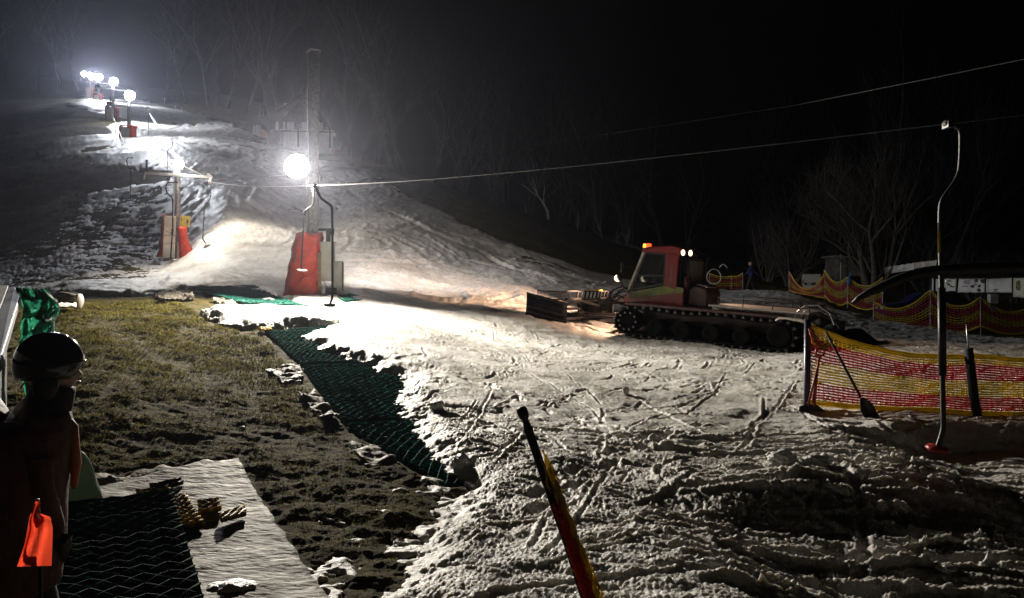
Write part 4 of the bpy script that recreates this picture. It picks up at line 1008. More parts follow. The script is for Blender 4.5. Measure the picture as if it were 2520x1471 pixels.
sheet('pale sheet strip tucked along the edge of the middle mat', [(735,980),(775,970),(836,1036),(800,1048)], .03, .03)
sheet('brown white sheet strip along the last mat, torn', [(860,1090),(935,1100),(985,1140),(900,1150)], .03, .012)
# ---- grass blades, beyond counting
def grass():
    m = mat('grass_blade', (.31, .26, .055), .9, 0, .3, 1.4, 0, c2=(.10, .10, .02), trans=.25, spec=.1)
    poly = GP([(60,745),(440,742),(520,800),(650,822),(735,930),(820,1050),(960,1160),(1080,1260),(960,1400),(760,1380),(640,1200),(590,1125),(255,1165),(60,1250),(20,900)])
    P_ = np.array(poly); lo, hi = P_.min(0), P_.max(0); N = 190000
    x = RNG.uniform(lo[0], hi[0], N).astype(np.float32); y = RNG.uniform(lo[1], hi[1], N).astype(np.float32)
    dens = fbm(x * 1.3, y * 1.3, 3, 21) * .8 + fbm(x * 5.5, y * 5.5, 2, 25) * .5
    ok = (poly_sdf(x, y, poly) > .02) & (dens + RNG.normal(0, .28, N) > -.02); x, y = x[ok], y[ok]; n = len(x)
    r = np.hypot(x, y); a = np.arctan2(x, y)
    i = np.clip(np.searchsorted(RAD, r), 1, nr - 1); j = np.clip(np.searchsorted(ANG, a), 1, na - 1)
    z = np.maximum(GZ[i, j], GZ[i - 1, j - 1]) - .004
    h = RNG.uniform(.012, .042, n) * np.clip(r / 9, .7, 1.4); th = RNG.uniform(0, 2 * np.pi, n); ln = RNG.uniform(.7, 2.0, n) * h
    lx, ly = np.cos(th), np.sin(th); wv = .0035 * np.clip(r / 7, .7, 2.2); px, py = -ly * wv, lx * wv
    base = np.stack([x, y, z], -1)
    v0 = base + np.stack([px, py, 0 * px], -1); v1 = base - np.stack([px, py, 0 * px], -1)
    mid = base + np.stack([lx * ln * .45, ly * ln * .45, h * .7], -1); v2 = mid - .7 * np.stack([px, py, 0 * px], -1); v3 = mid + .7 * np.stack([px, py, 0 * px], -1)
    tip = base + np.stack([lx * ln * 1.2, ly * ln * 1.2, h * .85], -1)
    V = np.stack([v0, v1, v2, v3, tip, tip + .3 * np.stack([px, py, 0 * px], -1)], 1).reshape(-1, 3)
    k = np.arange(n)[:, None] * 6
    fs = np.concatenate([k + np.array([0, 1, 2, 3]), k + np.array([3, 2, 4, 5])])
    o = fast_mesh('grass', V, fs, m); tag(o, 'short matted winter grass on the bank', 'grass', kind='stuff')
grass()
# ---- safety nets
def net(parent, posts, hts, drop, lows, bands, cell, rad, ox, sagtop=.1, cols=None, seg=4, nrow=None):
    """mesh net hung between posts (base points), with sagging top and bottom edges; bands: (from, to, material index)"""
    b = MB(); L_ = [0]
    for i in range(1, len(posts)): L_.append(L_[-1] + (posts[i] - posts[i - 1]).length)
    def pt(s, t):
        i = max(1, min(len(L_) - 1, next((k for k in range(1, len(L_)) if L_[k] >= s), len(L_) - 1)))
        f = (s - L_[i - 1]) / max(1e-6, L_[i] - L_[i - 1]); p = posts[i - 1].lerp(posts[i], f)
        top = hts[i - 1] * (1 - f) + hts[i] * f; low = lows[i - 1] * (1 - f) + lows[i] * f
        sg = 4 * f * (1 - f); top -= sagtop[i - 1] * sg if isinstance(sagtop, list) else sagtop * sg
        low -= drop * sg
        z = top * (1 - t) + low * t
        bul = .05 * sg * math.sin(t * 3.1) + .015 * math.sin(s * 5 + t * 4)
        z += .004 * math.sin(s * 9.3 + t * 7) + .007 * math.sin(s * 4.1 - t * 5) + .003 * math.sin(s * 23 + t * 31)
        return p + Vector((bul * .3 + .008 * math.sin(s * 7 + t * 13), -bul, z)) - ox
    n = nrow or max(6, int(round((max(hts) - min(lows)) / cell))); ns = max(4, int(L_[-1] / cell))
    mi = lambda t: next((m for a, c, m in bands if a <= t <= c + 1e-6), 0)
    for r in range(n + 1):
        t = r / n; b.mi = mi(t)
        rr = rad * (2.6 if r in (0, n) else 1)
        b.tube([pt(L_[-1] * k / ns, t) for k in range(ns + 1)], rr, seg, False)
    for k in range(ns + 1):
        for a, c, m in bands:
            r0 = int(round(a * n)); r1 = int(round(c * n)); b.mi = m
            if r1 > r0: b.tube([pt(min(L_[-1], max(0, L_[-1] * (k + .25 * (1 if r % 2 else -1)) / ns)), r / n) for r in range(r0, r1 + 1)], rad * .6, 3, False)
    return b.build('netting', [M_net_y, M_net_r], parent, True)
BAND = [(0, .14, 0), (.14, .40, 1), (.40, .70, 0), (.70, .93, 1), (.93, 1, 0)]
def gp3(u, v, d): 
    p = P(u, v, d); p.z = top_z(p.x, p.y); return p
pA, pB, pC, pD = gp3(1983, 1030, 9.9), gp3(2395, 1055, 9.45), gp3(2950, 1085, 9.0), gp3(3500, 1100, 8.6)
nf = thing('safety_net', 'near orange and yellow safety net sagging between a blue post and a black post', 'safety net', pA.copy(), 0, 'safety nets round the run out')
def zz(v, d): return H - (v - HZ) / F * d
net(nf, [pA, pB, pC, pD], [zz(800, 9.9) - pA.z, zz(876, 9.45) - pB.z, .95, .95], .0, [.05, .02, .04, .05], BAND, .055, .0105, pA, [.13, .12, .1], nrow=25)
b = MB(); o0 = pA
b.tube([Vector((.0, 0, -.15)), P(1983, 1030, 9.9) - o0, P(1986, 950, 9.9) - o0, P(1988, 786, 9.9) - o0], [.012, .03, .042, .045], 10); b.build('post', M_post, nf, True)
b = MB(); b.tube([P(1976, 1034, 9.88) - o0, P(1978, 985, 9.86) - o0], .006, 6); b.build('post_spike', M_steel, nf)
b = MB(); b.tube([P(2410, 1056, 9.43) - o0, P(2398, 985, 9.42) - o0, P(2383, 857, 9.42) - o0], [.05, .055, .052], 12); b.build('post_sleeve', M_foam, nf, True)
b = MB(); b.tube([P(2383, 860, 9.44) - o0, P(2379, 798, 9.44) - o0], .011, 7); b.build('post', M_steel, nf, True)
b = MB()                                          # net bunched and knotted round the first post
for k in range(16):
    b.mi = 0 if k % 3 else 1
    a = k * .7; b.tube([P(1992 + 3 * math.sin(a), 800 + k, 9.86) - o0, P(2006 + 7 * math.sin(a * 1.3), 830 + 3 * k % 25, 9.8 + .05 * math.sin(a)) - o0, P(2022 + 9 * math.sin(a * 2), 852 + k % 7, 9.8) - o0, P(2038 + 8 * math.sin(a), 842 + 4 * (k % 5), 9.78) - o0], .007, 5)
b.build('bunched_netting', [M_net_y, M_net_r], nf, True)
# ---- shovels
def shovel(label, hp, bp, blade_w, blade_h, gr_mat, d, ygrip=None):
    o0 = P(*bp, d); t = thing('shovel', label, 'shovel', o0, 0, 'shovels at the near net')
    a = P(*hp, d + .02) - o0; c = Vector((0, -.02, 0)); ax = (a - c).normalized(); sd_ = Vector((1, 0, 0)) - ax * ax.x; sd_.normalize(); fw = ax.cross(sd_).normalized()
    b = MB(); b.tube([c + ax * .05, c.lerp(a, .5), a], .016, 8); b.build('handle', gr_mat, t, True)
    b = MB(); rows = []
    for i in range(7):
        k = i / 6; ww = blade_w * (.35 + .65 * min(1, k * 3)) / 2
        rows.append([c - ax * (blade_h * k - .03) + sd_ * ww * s - fw * (.035 * s * s - .02) for s in (-1, -.5, 0, .5, 1)])
    b.grid(rows); b.build('blade', M_black, t, True, solid=.008)
    if ygrip: 
        b = MB(); b.tube([a, a + sd_ * .05 + ax * .05, a + sd_ * .06 + ax * .11, a - sd_ * .06 + ax * .11, a - sd_ * .05 + ax * .05, a], .014, 7); b.build('grip', M_seat, t, True)
    return t
s1 = shovel('red handled snow shovel with a wide black blade at the foot of the blue post', (2016, 880), (1997, 1000), .33, .16, mat('orange_handle', (.32, .06, .03), .5), 9.72, True)
b = MB(); o0 = s1.location
for u in (1988, 2004): b.tube([P(u, 1000, 9.7) - o0, P((u + 2012) / 2, 950, 9.71) - o0, P(2012, 905, 9.72) - o0], .015, 7)
b.build('fork', mat('orange_handle', (.32, .06, .03)), s1, True)
shovel('long black shovel leaning over the near net', (2032, 815), (2121, 985), .17, .36, M_foam, 9.35)
# ---- rolled net on a leaning post, close to the camera
po = P(1495, 1690, 3.25); po.z = top_z(po.x, po.y)
fp = thing('net_post', 'leaning black post with a rolled yellow and red net, close to the camera', 'net post', po)
A_, B_ = po - Vector((0, 0, .1)), P(1292, 1032, 3.3)
b = MB(); b.tube([A_ - po, A_.lerp(B_, .5) - po + Vector((.006, 0, 0)), A_.lerp(B_, .955) - po, B_ - po], [.019, .019, .019, .013], 12)
b.build('post', M_foam, fp, True)
ax = (B_ - A_).normalized(); b = MB(); b.lathe([(.010, -.075), (.019, -.06), (.022, -.045), (.013, -.03), (.014, .0), (.021, .008), (.024, .022), (.024, .045), (.019, .055), (.001, .058)], B_ - po, 16, ax); b.build('cap', M_black, fp, True)
b = MB()
for k in range(54):
    b.mi = 1 if (k % 9) in (1, 3, 4, 6, 8) else 0
    ph = random.uniform(0, 6.28); tw = random.uniform(2.5, 6) * random.choice((-1, 1)); pts = []
    t0 = random.uniform(-.02, .25); t1 = random.uniform(.72, .90)
    if b.mi == 1: t0, t1 = random.uniform(-.02, .3), random.uniform(.5, .68)
    for i in range(22):
        t = t0 + (t1 - t0) * i / 21; rr = (.016 + .044 * (1 - t) ** 1.1) * (.75 + .35 * math.sin(i * 1.9 + k))
        off = Vector((math.cos(ph + tw * t) * rr * (.6 if b.mi else 1) + .020 + .026 * (1 - t) - (.012 if b.mi else 0), math.sin(ph + tw * t) * rr * .8 - .010 - (.03 if b.mi else 0), 0))
        pts.append(A_.lerp(B_, t) - po + off)
    b.tube(pts, random.uniform(.003, .0052), 4)
b.build('rolled_net', [mat('net_cord_yellow', (.8, .62, .14), .6, trans=.7), mat('net_cord_red', (.8, .07, .08), .6, trans=.7)], fp, True)
# ---- dark bent arm reaching in from the right
b = MB(); pts = [(2098,745),(2115,732),(2138,720),(2169,706),(2205,690),(2238,678),(2272,670),(2307,665),(2400,660),(2520,659),(2700,664),(2900,686)]
q = [P(u, v, 4.6 - .03 * i) for i, (u, v) in enumerate(pts)]; o0 = q[-1].copy()
b.tube([p - o0 for p in q], [.010, .017, .023, .027, .029, .030, .030, .030, .032, .034, .036, .04], 12)
q2 = o0.copy(); q2.z = top_z(o0.x, o0.y) - .2; b.tube([Vector((0, 0, 0)), Vector((.12, 0, -.3)), q2 - o0 + Vector((.15, 0, 0))], .06, 10)
o = b.build('bent_arm', mat('matt_black_steel', (.010, .009, .008), .6), None, True); o.location = o0; tag(o, 'thick dark bent arm tapering in from the right edge, in front of the hanger', 'metal arm')
# ---- tall dark box with a sloping grey lid, and green tarpaulin, at the left edge
o0 = P(-60, 900, 4.0); o0.z = top_z(o0.x, o0.y)
pn = thing('storage_box', 'tall dark box with a sloping grey lid at the left edge', 'box', o0)
LD = [P(-420, 715, 5.3), P(38, 715, 5.3), P(49, 738, 4.8), P(2, 900, 2.75), P(-420, 900, 2.75)]
b = MB(); b.plate([p - o0 for p in LD], .05); b.build('lid', mat('dark_grey_board', (.12, .115, .11), .55, 0, .2, 5), pn, bevel=.006)
b = MB(); b.plate([P(-300, 717, 5.1) - o0 + Vector((0, 0, .035)), P(20, 717, 5.1) - o0 + Vector((0, 0, .035)), P(-6, 790, 3.75) - o0 + Vector((0, 0, .035)), P(-300, 790, 3.75) - o0 + Vector((0, 0, .035))], .012); b.build('pale_sheet', M_white, pn)
b = MB(); b.bar(P(45, 712, 5.2) - o0, P(66, 716, 5.15) - o0, .035); b.build('hinge', M_black, pn, bevel=.005)
lo = [Vector((p.x - .06, p.y, o0.z - .1)) - o0 for p in (LD[0], LD[1], LD[3], LD[4])]; up_ = [p - o0 + Vector((-.06, 0, -.03)) for p in (LD[0], LD[1], LD[3], LD[4])]
b = MB(); b.add(lo + up_, [(0, 1, 2, 3), (4, 5, 6, 7), (0, 1, 5, 4), (1, 2, 6, 5), (2, 3, 7, 6), (3, 0, 4, 7)]); b.build('body', mat('dark_box_boards', (.03, .028, .026), .7, 0, .3, 6), pn)
o0 = P(90, 1180, 5.0); o0.z = top_z(o0.x, o0.y)
tp = thing('green_tarpaulin', 'crumpled bright green tarpaulin bundled beside the grey board', 'tarpaulin', o0)
edge_l = [(44,706),(50,730),(58,760),(52,790),(50,830),(42,870),(40,905),(60,960),(80,1040)]; edge_r = [(112,710),(140,736),(148,765),(134,790),(134,822),(132,862),(126,890),(130,950),(150,1040)]
rows = []; NR = 40; NC = 22
for i in range(NR + 1):
    t = i / NR * 8; k = min(7, int(t)); f = t - k
    l = [edge_l[k][a] * (1 - f) + edge_l[k + 1][a] * f for a in (0, 1)]; r_ = [edge_r[k][a] * (1 - f) + edge_r[k + 1][a] * f for a in (0, 1)]
    row = []
    for j in range(NC + 1):
        s = j / NC; u = l[0] * (1 - s) + r_[0] * s; v = l[1] * (1 - s) + r_[1] * s
        x_, y_ = np.array([s * 3.1 + i * .03]), np.array([i / NR * 6.5 + s * .9])
        fold = abs(perlin(x_, y_, 91)[0]) * .55 + abs(perlin(x_ * 2.3, y_ * 2.1, 92)[0]) * .30
        d = 4.98 - .30 * math.sin(math.pi * s) ** .8 * (.7 + .3 * math.sin(i * .5)) + fold
        row.append(P(u, v + 7 * perlin(x_ * 1.3, y_ * 1.7, 93)[0], d) - o0)
    rows.append(row)
b = MB(); b.grid(rows); b.build('tarpaulin', mat('green_tarpaulin_cloth', (.19, .60, .45), .55, 0, .12, 4, .2, 30, trans=.88), tp, True, solid=.004)
b = MB(); b.tube([P(66, 905, 4.8) - o0, P(56, 920, 4.78) - o0, P(62, 940, 4.78) - o0, P(50, 955, 4.78) - o0], .006, 5); b.tube([P(66, 905, 4.8) - o0, P(80, 925, 4.78) - o0, P(70, 950, 4.78) - o0], .006, 5); b.build('cord', M_white, tp, True)
# plastic wrapped bundle behind the tarp
o0 = gp3(165, 752, 14.5); bd = thing('wrapped_bundle', 'white plastic wrapped roll lying at the far grass edge, beside the green tarpaulin', 'bundle', o0)
b = MB(); b.tube([P(130, 738, 14.5) - o0, P(150, 734, 14.5) - o0, P(172, 738, 14.5) - o0, P(188, 741, 14.5) - o0], [.10, .13, .14, .13], 12); b.build('roll', M_sheet, bd, True)
b = MB(); b.lathe([(.13, 0), (.15, .02), (.15, .06), (.12, .08), (.001, .08)], P(188, 741, 14.5) - o0, 14, (1, 0, -.1)); b.build('end_cap', M_white, bd, True)
b = MB(); b.grid([[P(128 + 12 * i, 745 + 4 * j + 2 * math.sin(i * 2 + j), 14.2 - .25 * j) - o0 for i in range(6)] for j in range(4)]); b.build('loose_sheet', M_white, bd, True, solid=.006)
# pale green bag behind the person
o0 = G(225, 1238); o0.z = top_z(o0.x, o0.y); dk = o0.y
rows = []
for i in range(16):
    k = i / 15; row = []
    for q in range(26):
        a = 2 * math.pi * q / 26
        w_ = .03 + .105 * math.sin(k * 1.5) ** .7; hgt_ = .40 * (1 - k)
        row.append(Vector((-.06 - .05 * (1 - k) + w_ * (1 + .10 * math.sin(3 * a + k * 6)) * math.cos(a), w_ * .8 * math.sin(a) * (1 + .08 * math.sin(5 * a - k * 4)), hgt_)))
    rows.append(row)
b = MB(); b.grid(rows, True)
o = b.build('sack', mat('pale_green_cloth', (.46, .52, .44), .55, 0, .15, 4, trans=.75), None, True, solid=.006); o.location = o0; tag(o, 'pale green cloth sack standing on the white sheet behind the helmeted person', 'sack')
# ---- lumps of snow and ice lying loose
M_ice = mat('grainy_snow_lump', (.60, .60, .56), .45, 0, .2, 12, .8, 60)
def chunk(u, v, s, label, sq=(1, 1, .7), seed=0, spike=0, sink=.25):
    p = ground_pt(u, v); b = bmesh.new(); bmesh.ops.create_icosphere(b, subdivisions=4, radius=1)
    co = np.array([v_.co[:] for v_ in b.verts]); k = 1 + .30 * fbm(co[:, 0] * 1.3 + co[:, 2] + seed, co[:, 1] * 1.3 - co[:, 2] * .7, 4, 95, .6)
    for v_, f in zip(b.verts, k):
        v_.co *= float(f)
        if spike and v_.co.z > 0: v_.co.z *= 1 + spike * math.exp(-8 * (v_.co.x ** 2 + v_.co.y ** 2)); 
        v_.co = Vector((v_.co.x * sq[0], v_.co.y * sq[1], v_.co.z * sq[2])) * s
    me = bpy.data.meshes.new('snow_lump'); b.to_mesh(me); b.free(); me.shade_smooth(); me.materials.append(M_ice)
    o = bpy.data.objects.new('snow_lump', me); col.objects.link(o); o.location = p + Vector((0, 0, s * sq[2] * (1 - sink) * .6)); tag(o, label, 'snow lump', 'loose lumps of snow')
for i, c in enumerate([(2432,1462,.055,'pointed lump of ice at the bottom edge, right of the middle',(1,.8,.9),3,1.4),(1745,1462,.05,'rounded icy lump at the bottom edge, right of the leaning post',(1.6,.9,.6)),(2330,1468,.045,'low lump at the bottom edge beside the pointed one',(1.5,1,.6)),
    (2250,1435,.05,'crumbly lump above the bottom edge in the shade',(1.3,.9,.6)),(570,1452,.09,'grey dirty slush lump on the white sheet at the bottom',(1.5,.9,.45)),(432,1464,.035,'small clear ice lump by the dark mat at the bottom edge',(1.6,.8,.7)),
    (660,752,.16,'upright white lump like two wings beside the bright green mat',(1.1,.5,.9)),(596,1049,.025,'tiny white lump alone in the mud',(1.5,.8,.6)),(335,1358,.028,'white lump lying on the dark mat',(1.8,.8,.5)),
    (1075,1035,.07,'rounded lump at the snow edge above the last mat',(1.1,1,.9)),(1132,1168,.075,'lump at the tip of the last mat',(1,1,.9)),(750,890,.05,'flat white lump on the topmost green mat',(2,.8,.5)),
    (1540,1000,.06,'dark shadowed lump in the middle of the near snow',(.8,.8,1.2)),(1925,1185,.09,'big clod in front of the near net',(1.3,1,.8)),(2010,1190,.08,'second big clod in front of the near net, farther right',(1.4,1,.6)),(2245,1055,.04,'small round ball of snow in the shaded bank under the net',(1,1,1))]):
    chunk(*c[:4], sq=c[4], seed=i * 3.1, spike=c[6] if len(c) > 6 else 0)
# ================================================================= PEOPLE
def skin(name, joints, edges, m, parent, root=0, sub=2):
    me = bpy.data.meshes.new(name); bm = bmesh.new(); ly = bm.verts.layers.skin.verify()
    vs = []
    for i, (p, r) in enumerate(joints):
        v = bm.verts.new(p); v[ly].radius = (r, r) if not isinstance(r, tuple) else r; v[ly].use_root = (i == root); vs.append(v)
    for a, c in edges: bm.edges.new((vs[a], vs[c]))
    bm.to_mesh(me); bm.free(); me.materials.append(m)
    o = bpy.data.objects.new(name, me); col.objects.link(o); o.parent = parent
    s = o.modifiers.new('skin', 'SKIN'); s.use_smooth_shade = True
    k = o.modifiers.new('sub', 'SUBSURF'); k.levels = sub; k.render_levels = sub
    return o
M_jack = mat('dark_brown_jacket', (.085, .024, .016), .7, 0, .3, 8, .9, 14)
M_pants = mat('black_trousers', (.012, .012, .014), .7, 0, .3, 8, .3)
M_skin = mat('skin', (.50, .31, .23), .5, 0, .08, 10, .05)
M_helm = mat('glossy_black_helmet', (.012, .012, .013), .12, 0, .2, 4, 0, spec=.8)
M_glove = mat('black_glove', (.014, .014, .016), .7, 0, .3, 12)
def figure(t, s, jacket, pants, arms, lean=0.0, face=Vector((1, 0, 0)), legs=((.10, 0), (-.10, 0)), head=True):
    """continuous body, facing local +x; s: standing height; arms: two (elbow, wrist) pairs in local metres at height 1.0"""
    def j(x, y, z): return Vector((x + lean * max(0, z - .5), y, z)) * s
    J = [(j(0, 0, .53), .085 * s), (j(.005, 0, .62), .078 * s), (j(0, 0, .72), .088 * s), (j(-.005, 0, .80), .078 * s), (j(.0, 0, .845), .036 * s), (j(.012, 0, .885), .034 * s)]
    E = [(0, 1), (1, 2), (2, 3), (3, 4), (4, 5)]
    for sy, (fx, fy) in zip((1, -1), legs):
        k = len(J); J += [(j(0, sy * .055, .49), .07 * s), (j(.015 + fx * .5, sy * .06, .28), .048 * s), (j(fx, sy * .062, .06), .034 * s), (j(fx + .01, sy * .062, .025), .03 * s), (j(fx + .09, sy * .068, .02), .024 * s)]
        E += [(0, k), (k, k + 1), (k + 1, k + 2), (k + 2, k + 3), (k + 3, k + 4)]
    hands = []
    for sy, (el, wr) in zip((1, -1), arms):
        k = len(J); J += [(j(-.005, sy * .105, .79), .046 * s), (j(*el), .036 * s), (j(*wr), .026 * s)]
        E += [(3, k), (k, k + 1), (k + 1, k + 2)]
        hands.append((j(*el), j(*wr)))
    body = skin('body', J, E, jacket, t)
    # trousers over hips and legs
    k0 = [i for i, (p, r) in enumerate(J)]
    TJ = [(j(0, 0, .545), .092 * s)]; TE = []
    for sy, (fx, fy) in zip((1, -1), legs):
        k = len(TJ); TJ += [(j(0, sy * .058, .48), .076 * s), (j(.015 + fx * .5, sy * .062, .28), .056 * s), (j(fx, sy * .062, .07), .045 * s)]; TE += [(0, k), (k, k + 1), (k + 1, k + 2)]
    skin('trousers', TJ, TE, pants, t)
    for el, wr in hands:                          # gloved hands, five fingers each
        d = (wr - el).normalized(); sdv = d.orthogonal().normalized(); nn = d.cross(sdv)
        hj = [(wr, .022 * s), (wr + d * .045 * s, .026 * s)]; he = [(0, 1)]
        for f in range(4):
            k = len(hj); o_ = sdv * (.018 - .012 * f) * s; ln = (.042, .048, .045, .036)[f] * s
            hj += [(wr + d * .062 * s + o_, .0075 * s), (wr + d * .062 * s + o_ + d * ln * .6 + nn * .010 * s, .0065 * s), (wr + d * .062 * s + o_ + d * ln + nn * .028 * s, .0055 * s)]
            he += [(1, k), (k, k + 1), (k + 1, k + 2)]
        k = len(hj); hj += [(wr + d * .03 * s + sdv * .028 * s, .009 * s), (wr + d * .055 * s + sdv * .040 * s + nn * .012 * s, .008 * s)]; he += [(0, k), (k, k + 1)]
        skin('glove', hj, he, M_glove, t)
    if head:
        c = j(.022, 0, .935); hr = .062 * s
        b = MB(); n = 20; rows = []
        for i in range(15):
            a = math.pi * i / 14; z = -math.cos(a)
            for_r = math.sin(a); row = []
            for q in range(n):
                th = 2 * math.pi * q / n; cx_, cy_ = math.cos(th), math.sin(th)
                x = for_r * (1.02 if cx_ > 0 else 1.12) * cx_; y = for_r * .80 * cy_; zz_ = z * 1.22
                if z < -.2: x *= 1 - .25 * (-z - .2) * (1 if cx_ < 0 else .3); y *= 1 - .35 * (-z - .2)
                if cx_ > .93: x += .20 * math.exp(-((z + .18) / .14) ** 2) - .05 * math.exp(-((z - .02) / .1) ** 2) + .06 * math.exp(-((z + .50) / .07) ** 2) + .09 * math.exp(-((z + .8) / .12) ** 2)   # nose, brow, lips, chin
                row.append(c + Vector((x, y, zz_)) * hr)
            rows.append(row)
        b.grid(rows, True); hd_ = b.build('head', M_skin, t, True)
        for sy in (1, -1):
            e = MB(); e.ball(c + Vector((.93, sy * .30, .06)) * hr, .10 * hr, 8, 6); e.build('eye', mat('eye_white', (.5, .48, .45), .2), hd_, True)
            e = MB(); e.tube([c + Vector((-.12, sy * .80, .18)) * hr, c + Vector((-.2, sy * .90, .05)) * hr, c + Vector((-.12, sy * .86, -.22)) * hr, c + Vector((-.0, sy * .78, -.2)) * hr], [.06 * hr, .1 * hr, .08 * hr, .05 * hr], 6); e.build('ear', M_skin, hd_, True)
        e = MB(); e.tube([c + Vector((.98, -.25, -.62)) * hr, c + Vector((1.07, 0, -.61)) * hr, c + Vector((.98, .25, -.62)) * hr], .05 * hr, 6); e.build('mouth', mat('lips', (.35, .14, .12), .5), hd_, True)
        return c, hr
# --- person with the helmet, left edge, close to the camera: broad back towards us, head turned to the right
o0 = Vector((-1.99, 3.02, 0)); o0.z = top_z(o0.x, o0.y)
per = thing('person', 'person in a glossy black helmet at the left edge, close by, seen from behind', 'person', o0, R(36))
S_ = 1.46; Z0 = -o0.z
c, hr = figure(per, S_, M_jack, M_pants, (((.03, .15, .64), (.09, .12, .50)), ((.03, -.14, .64), (.10, -.09, .50))), .17)
c = c + Vector((0, 0, 0))
hc = c + Vector((-.014, 0, .022))
b = MB(); rows = []; n = 32
for i in range(14):
    a = math.pi / 2 - (math.pi / 2 + .42) * i / 13; row = []
    for q in range(n):
        th = 2 * math.pi * q / n; fr = math.cos(th); zz_ = math.sin(a); rr = math.cos(a) ** .9
        up = sstep(.55, .9, fr) * max(0, (i - 8) / 5) * .055
        row.append(hc + Vector((rr * math.cos(th) * .124, rr * math.sin(th) * .108, zz_ * .128 + up * .6)))
    rows.append(row)
b.grid(rows, True); hl = b.build('helmet', M_helm, per, True, solid=.01)
b = MB(); b.grid([[hc + Vector((.126 * math.cos(t_) * k, .108 * math.sin(t_) * k, .014 - .05 * (k - 1))) for t_ in [(-.8 + 1.6 * q / 12) for q in range(13)]] for k in (.98, 1.04, 1.08)]); b.build('brim', M_helm, hl, True, solid=.006)
for sy in (1, -1):
    b = MB(); b.ball(hc + Vector((-.02, sy * .092, -.075)), .048, 12, 8, (1, .35, 1.25)); b.build('ear_pad', M_black, hl, True)
    b = MB(); b.tube([hc + Vector((.0, sy * .088, -.10)), hc + Vector((.05, sy * .05, -.17)), hc + Vector((.055, 0, -.18))], .007, 6); b.build('chin_strap', M_black, hl, True)
b = MB(); b.lathe([(.076, 0), (.086, .03), (.086, .07), (.084, .105), (.080, .125)], c + Vector((-.022, 0, -.185)), 20, (.20, 0, 1)); b.build('neck_warmer', M_foam, per, True)
b = MB(); rows = []
for z_, x_, rx, ry in ((1.20, .125, .07, .075), (1.19, .085, .12, .13), (1.15, -.02, .23, .20), (1.08, -.075, .285, .245), (.96, -.095, .295, .26), (.84, -.10, .29, .26), (.70, -.10, .285, .26), (.58, -.10, .28, .26), (.52, -.10, .27, .25)):
    rows.append([Vector((x_ + rx * (1 + .03 * math.sin(5 * a + z_ * 20)) * math.cos(a), ry * (1 + .03 * math.sin(4 * a - z_ * 15)) * math.sin(a), z_ * S_ / 1.46)) for a in [2 * math.pi * q / 26 for q in range(26)]])
b.grid(rows, True); jk = b.build('jacket', M_jack, per, True, solid=.015, subsurf=1)
b = MB(); rows = []                                     # hood bunched up behind the neck
for i in range(9):
    a = math.pi * i / 8; row = []
    for q in range(18):
        th = 2 * math.pi * q / 18; k_ = math.sin(a)
        row.append(Vector((-.17 + .19 * k_ * math.cos(th) * (1 + .08 * math.sin(3 * th + i)), .02 + .17 * k_ * math.sin(th), 1.15 - .145 * math.cos(a) * (1 + .06 * math.sin(5 * th)))))
    rows.append(row)
b.grid(rows, True); b.build('hood', M_jack, per, True)
b = MB(); b.tube([Vector((-.30, -.08, 1.26)), Vector((-.20, -.09, 1.29)), Vector((-.10, -.08, 1.275)), Vector((-.05, -.06, 1.25))], .006, 6); b.build('hood_piping', mat('pale_yellow_piping', (.5, .45, .2), .5), per, True)
b = MB(); b.tube([Vector((.175, -.06, 1.185)), Vector((.205, -.05, 1.13)), Vector((.205, -.06, 1.07)), Vector((.215, -.06, .98)), Vector((.21, -.05, .88))], [.014, .022, .024, .022, .010], 10); b.build('orange_collar', mat('orange_cloth', (.42, .13, .035), .6, 0, .3, 6, trans=.12), per, True)
# bright orange flag tied at the back
o0 = P(88, 1395, 2.46)
fl = thing('flag', 'small glowing orange red flag hanging in front of the person at the left edge', 'flag', Vector((o0.x, o0.y, top_z(o0.x, o0.y))))
zb = fl.location
el = [(86,1232),(72,1275),(68,1300),(60,1340),(42,1394)]; er = [(100,1236),(96,1262),(124,1272),(130,1300),(127,1392)]
rows = []
for i in range(17):
    t = i / 16 * 4; k = min(3, int(t)); f = t - k
    l = [el[k][a] * (1 - f) + el[k + 1][a] * f for a in (0, 1)]; r_ = [er[k][a] * (1 - f) + er[k + 1][a] * f for a in (0, 1)]
    rows.append([P(l[0] * (1 - s) + r_[0] * s, l[1] * (1 - s) + r_[1] * s, 2.43 + .035 * math.sin(s * 7 + i * .25) + .012 * math.sin(i * .8 + s * 3)) - zb for s in [q / 8 for q in range(9)]])
b = MB(); b.grid(rows); b.build('cloth', mat('fluorescent_orange_cloth', (.98, .085, .035), .6, 0, .12, 9, .3, 60, trans=.92), fl, True)
b = MB(); b.tube([Vector((.0, .03, -.1)), P(100, 1400, 2.52) - zb, P(92, 1228, 2.50) - zb], .007, 6); b.build('stick', M_black, fl, True)
# ================================================================= FAR THINGS
M_net_yf = M_net_y; 
def far_net(label, pts, lowoff, band=BAND, rad=.019, cell=.14, sag=.32, skip_posts=(), drop=.12):
    """pts: (u, v_top, v_bottom, d) for every post"""
    base = [P(u, vb, d) for u, vt, vb, d in pts]; o0 = base[0].copy()
    t = thing('safety_net', label, 'safety net', o0, 0, 'safety nets round the run out')
    hts = [(vb - vt) / F * d for u, vt, vb, d in pts]
    net(t, base, hts, drop, [lowoff] * len(pts), band, cell, rad, o0, sag, seg=3)
    for i, p in enumerate(base):
        if i in skip_posts: continue
        lean = Vector((.12, 0, 0))
        b = MB(); b.tube([p - o0 - Vector((0, 0, .5)), p - o0, p - o0 + Vector((0, 0, hts[i])) ], .028, 7); b.build('post', M_ppost, t, True)
    return t
M_ppost = mat('pale_lilac_post', (.42, .36, .42), .5, 0, .5, 5)
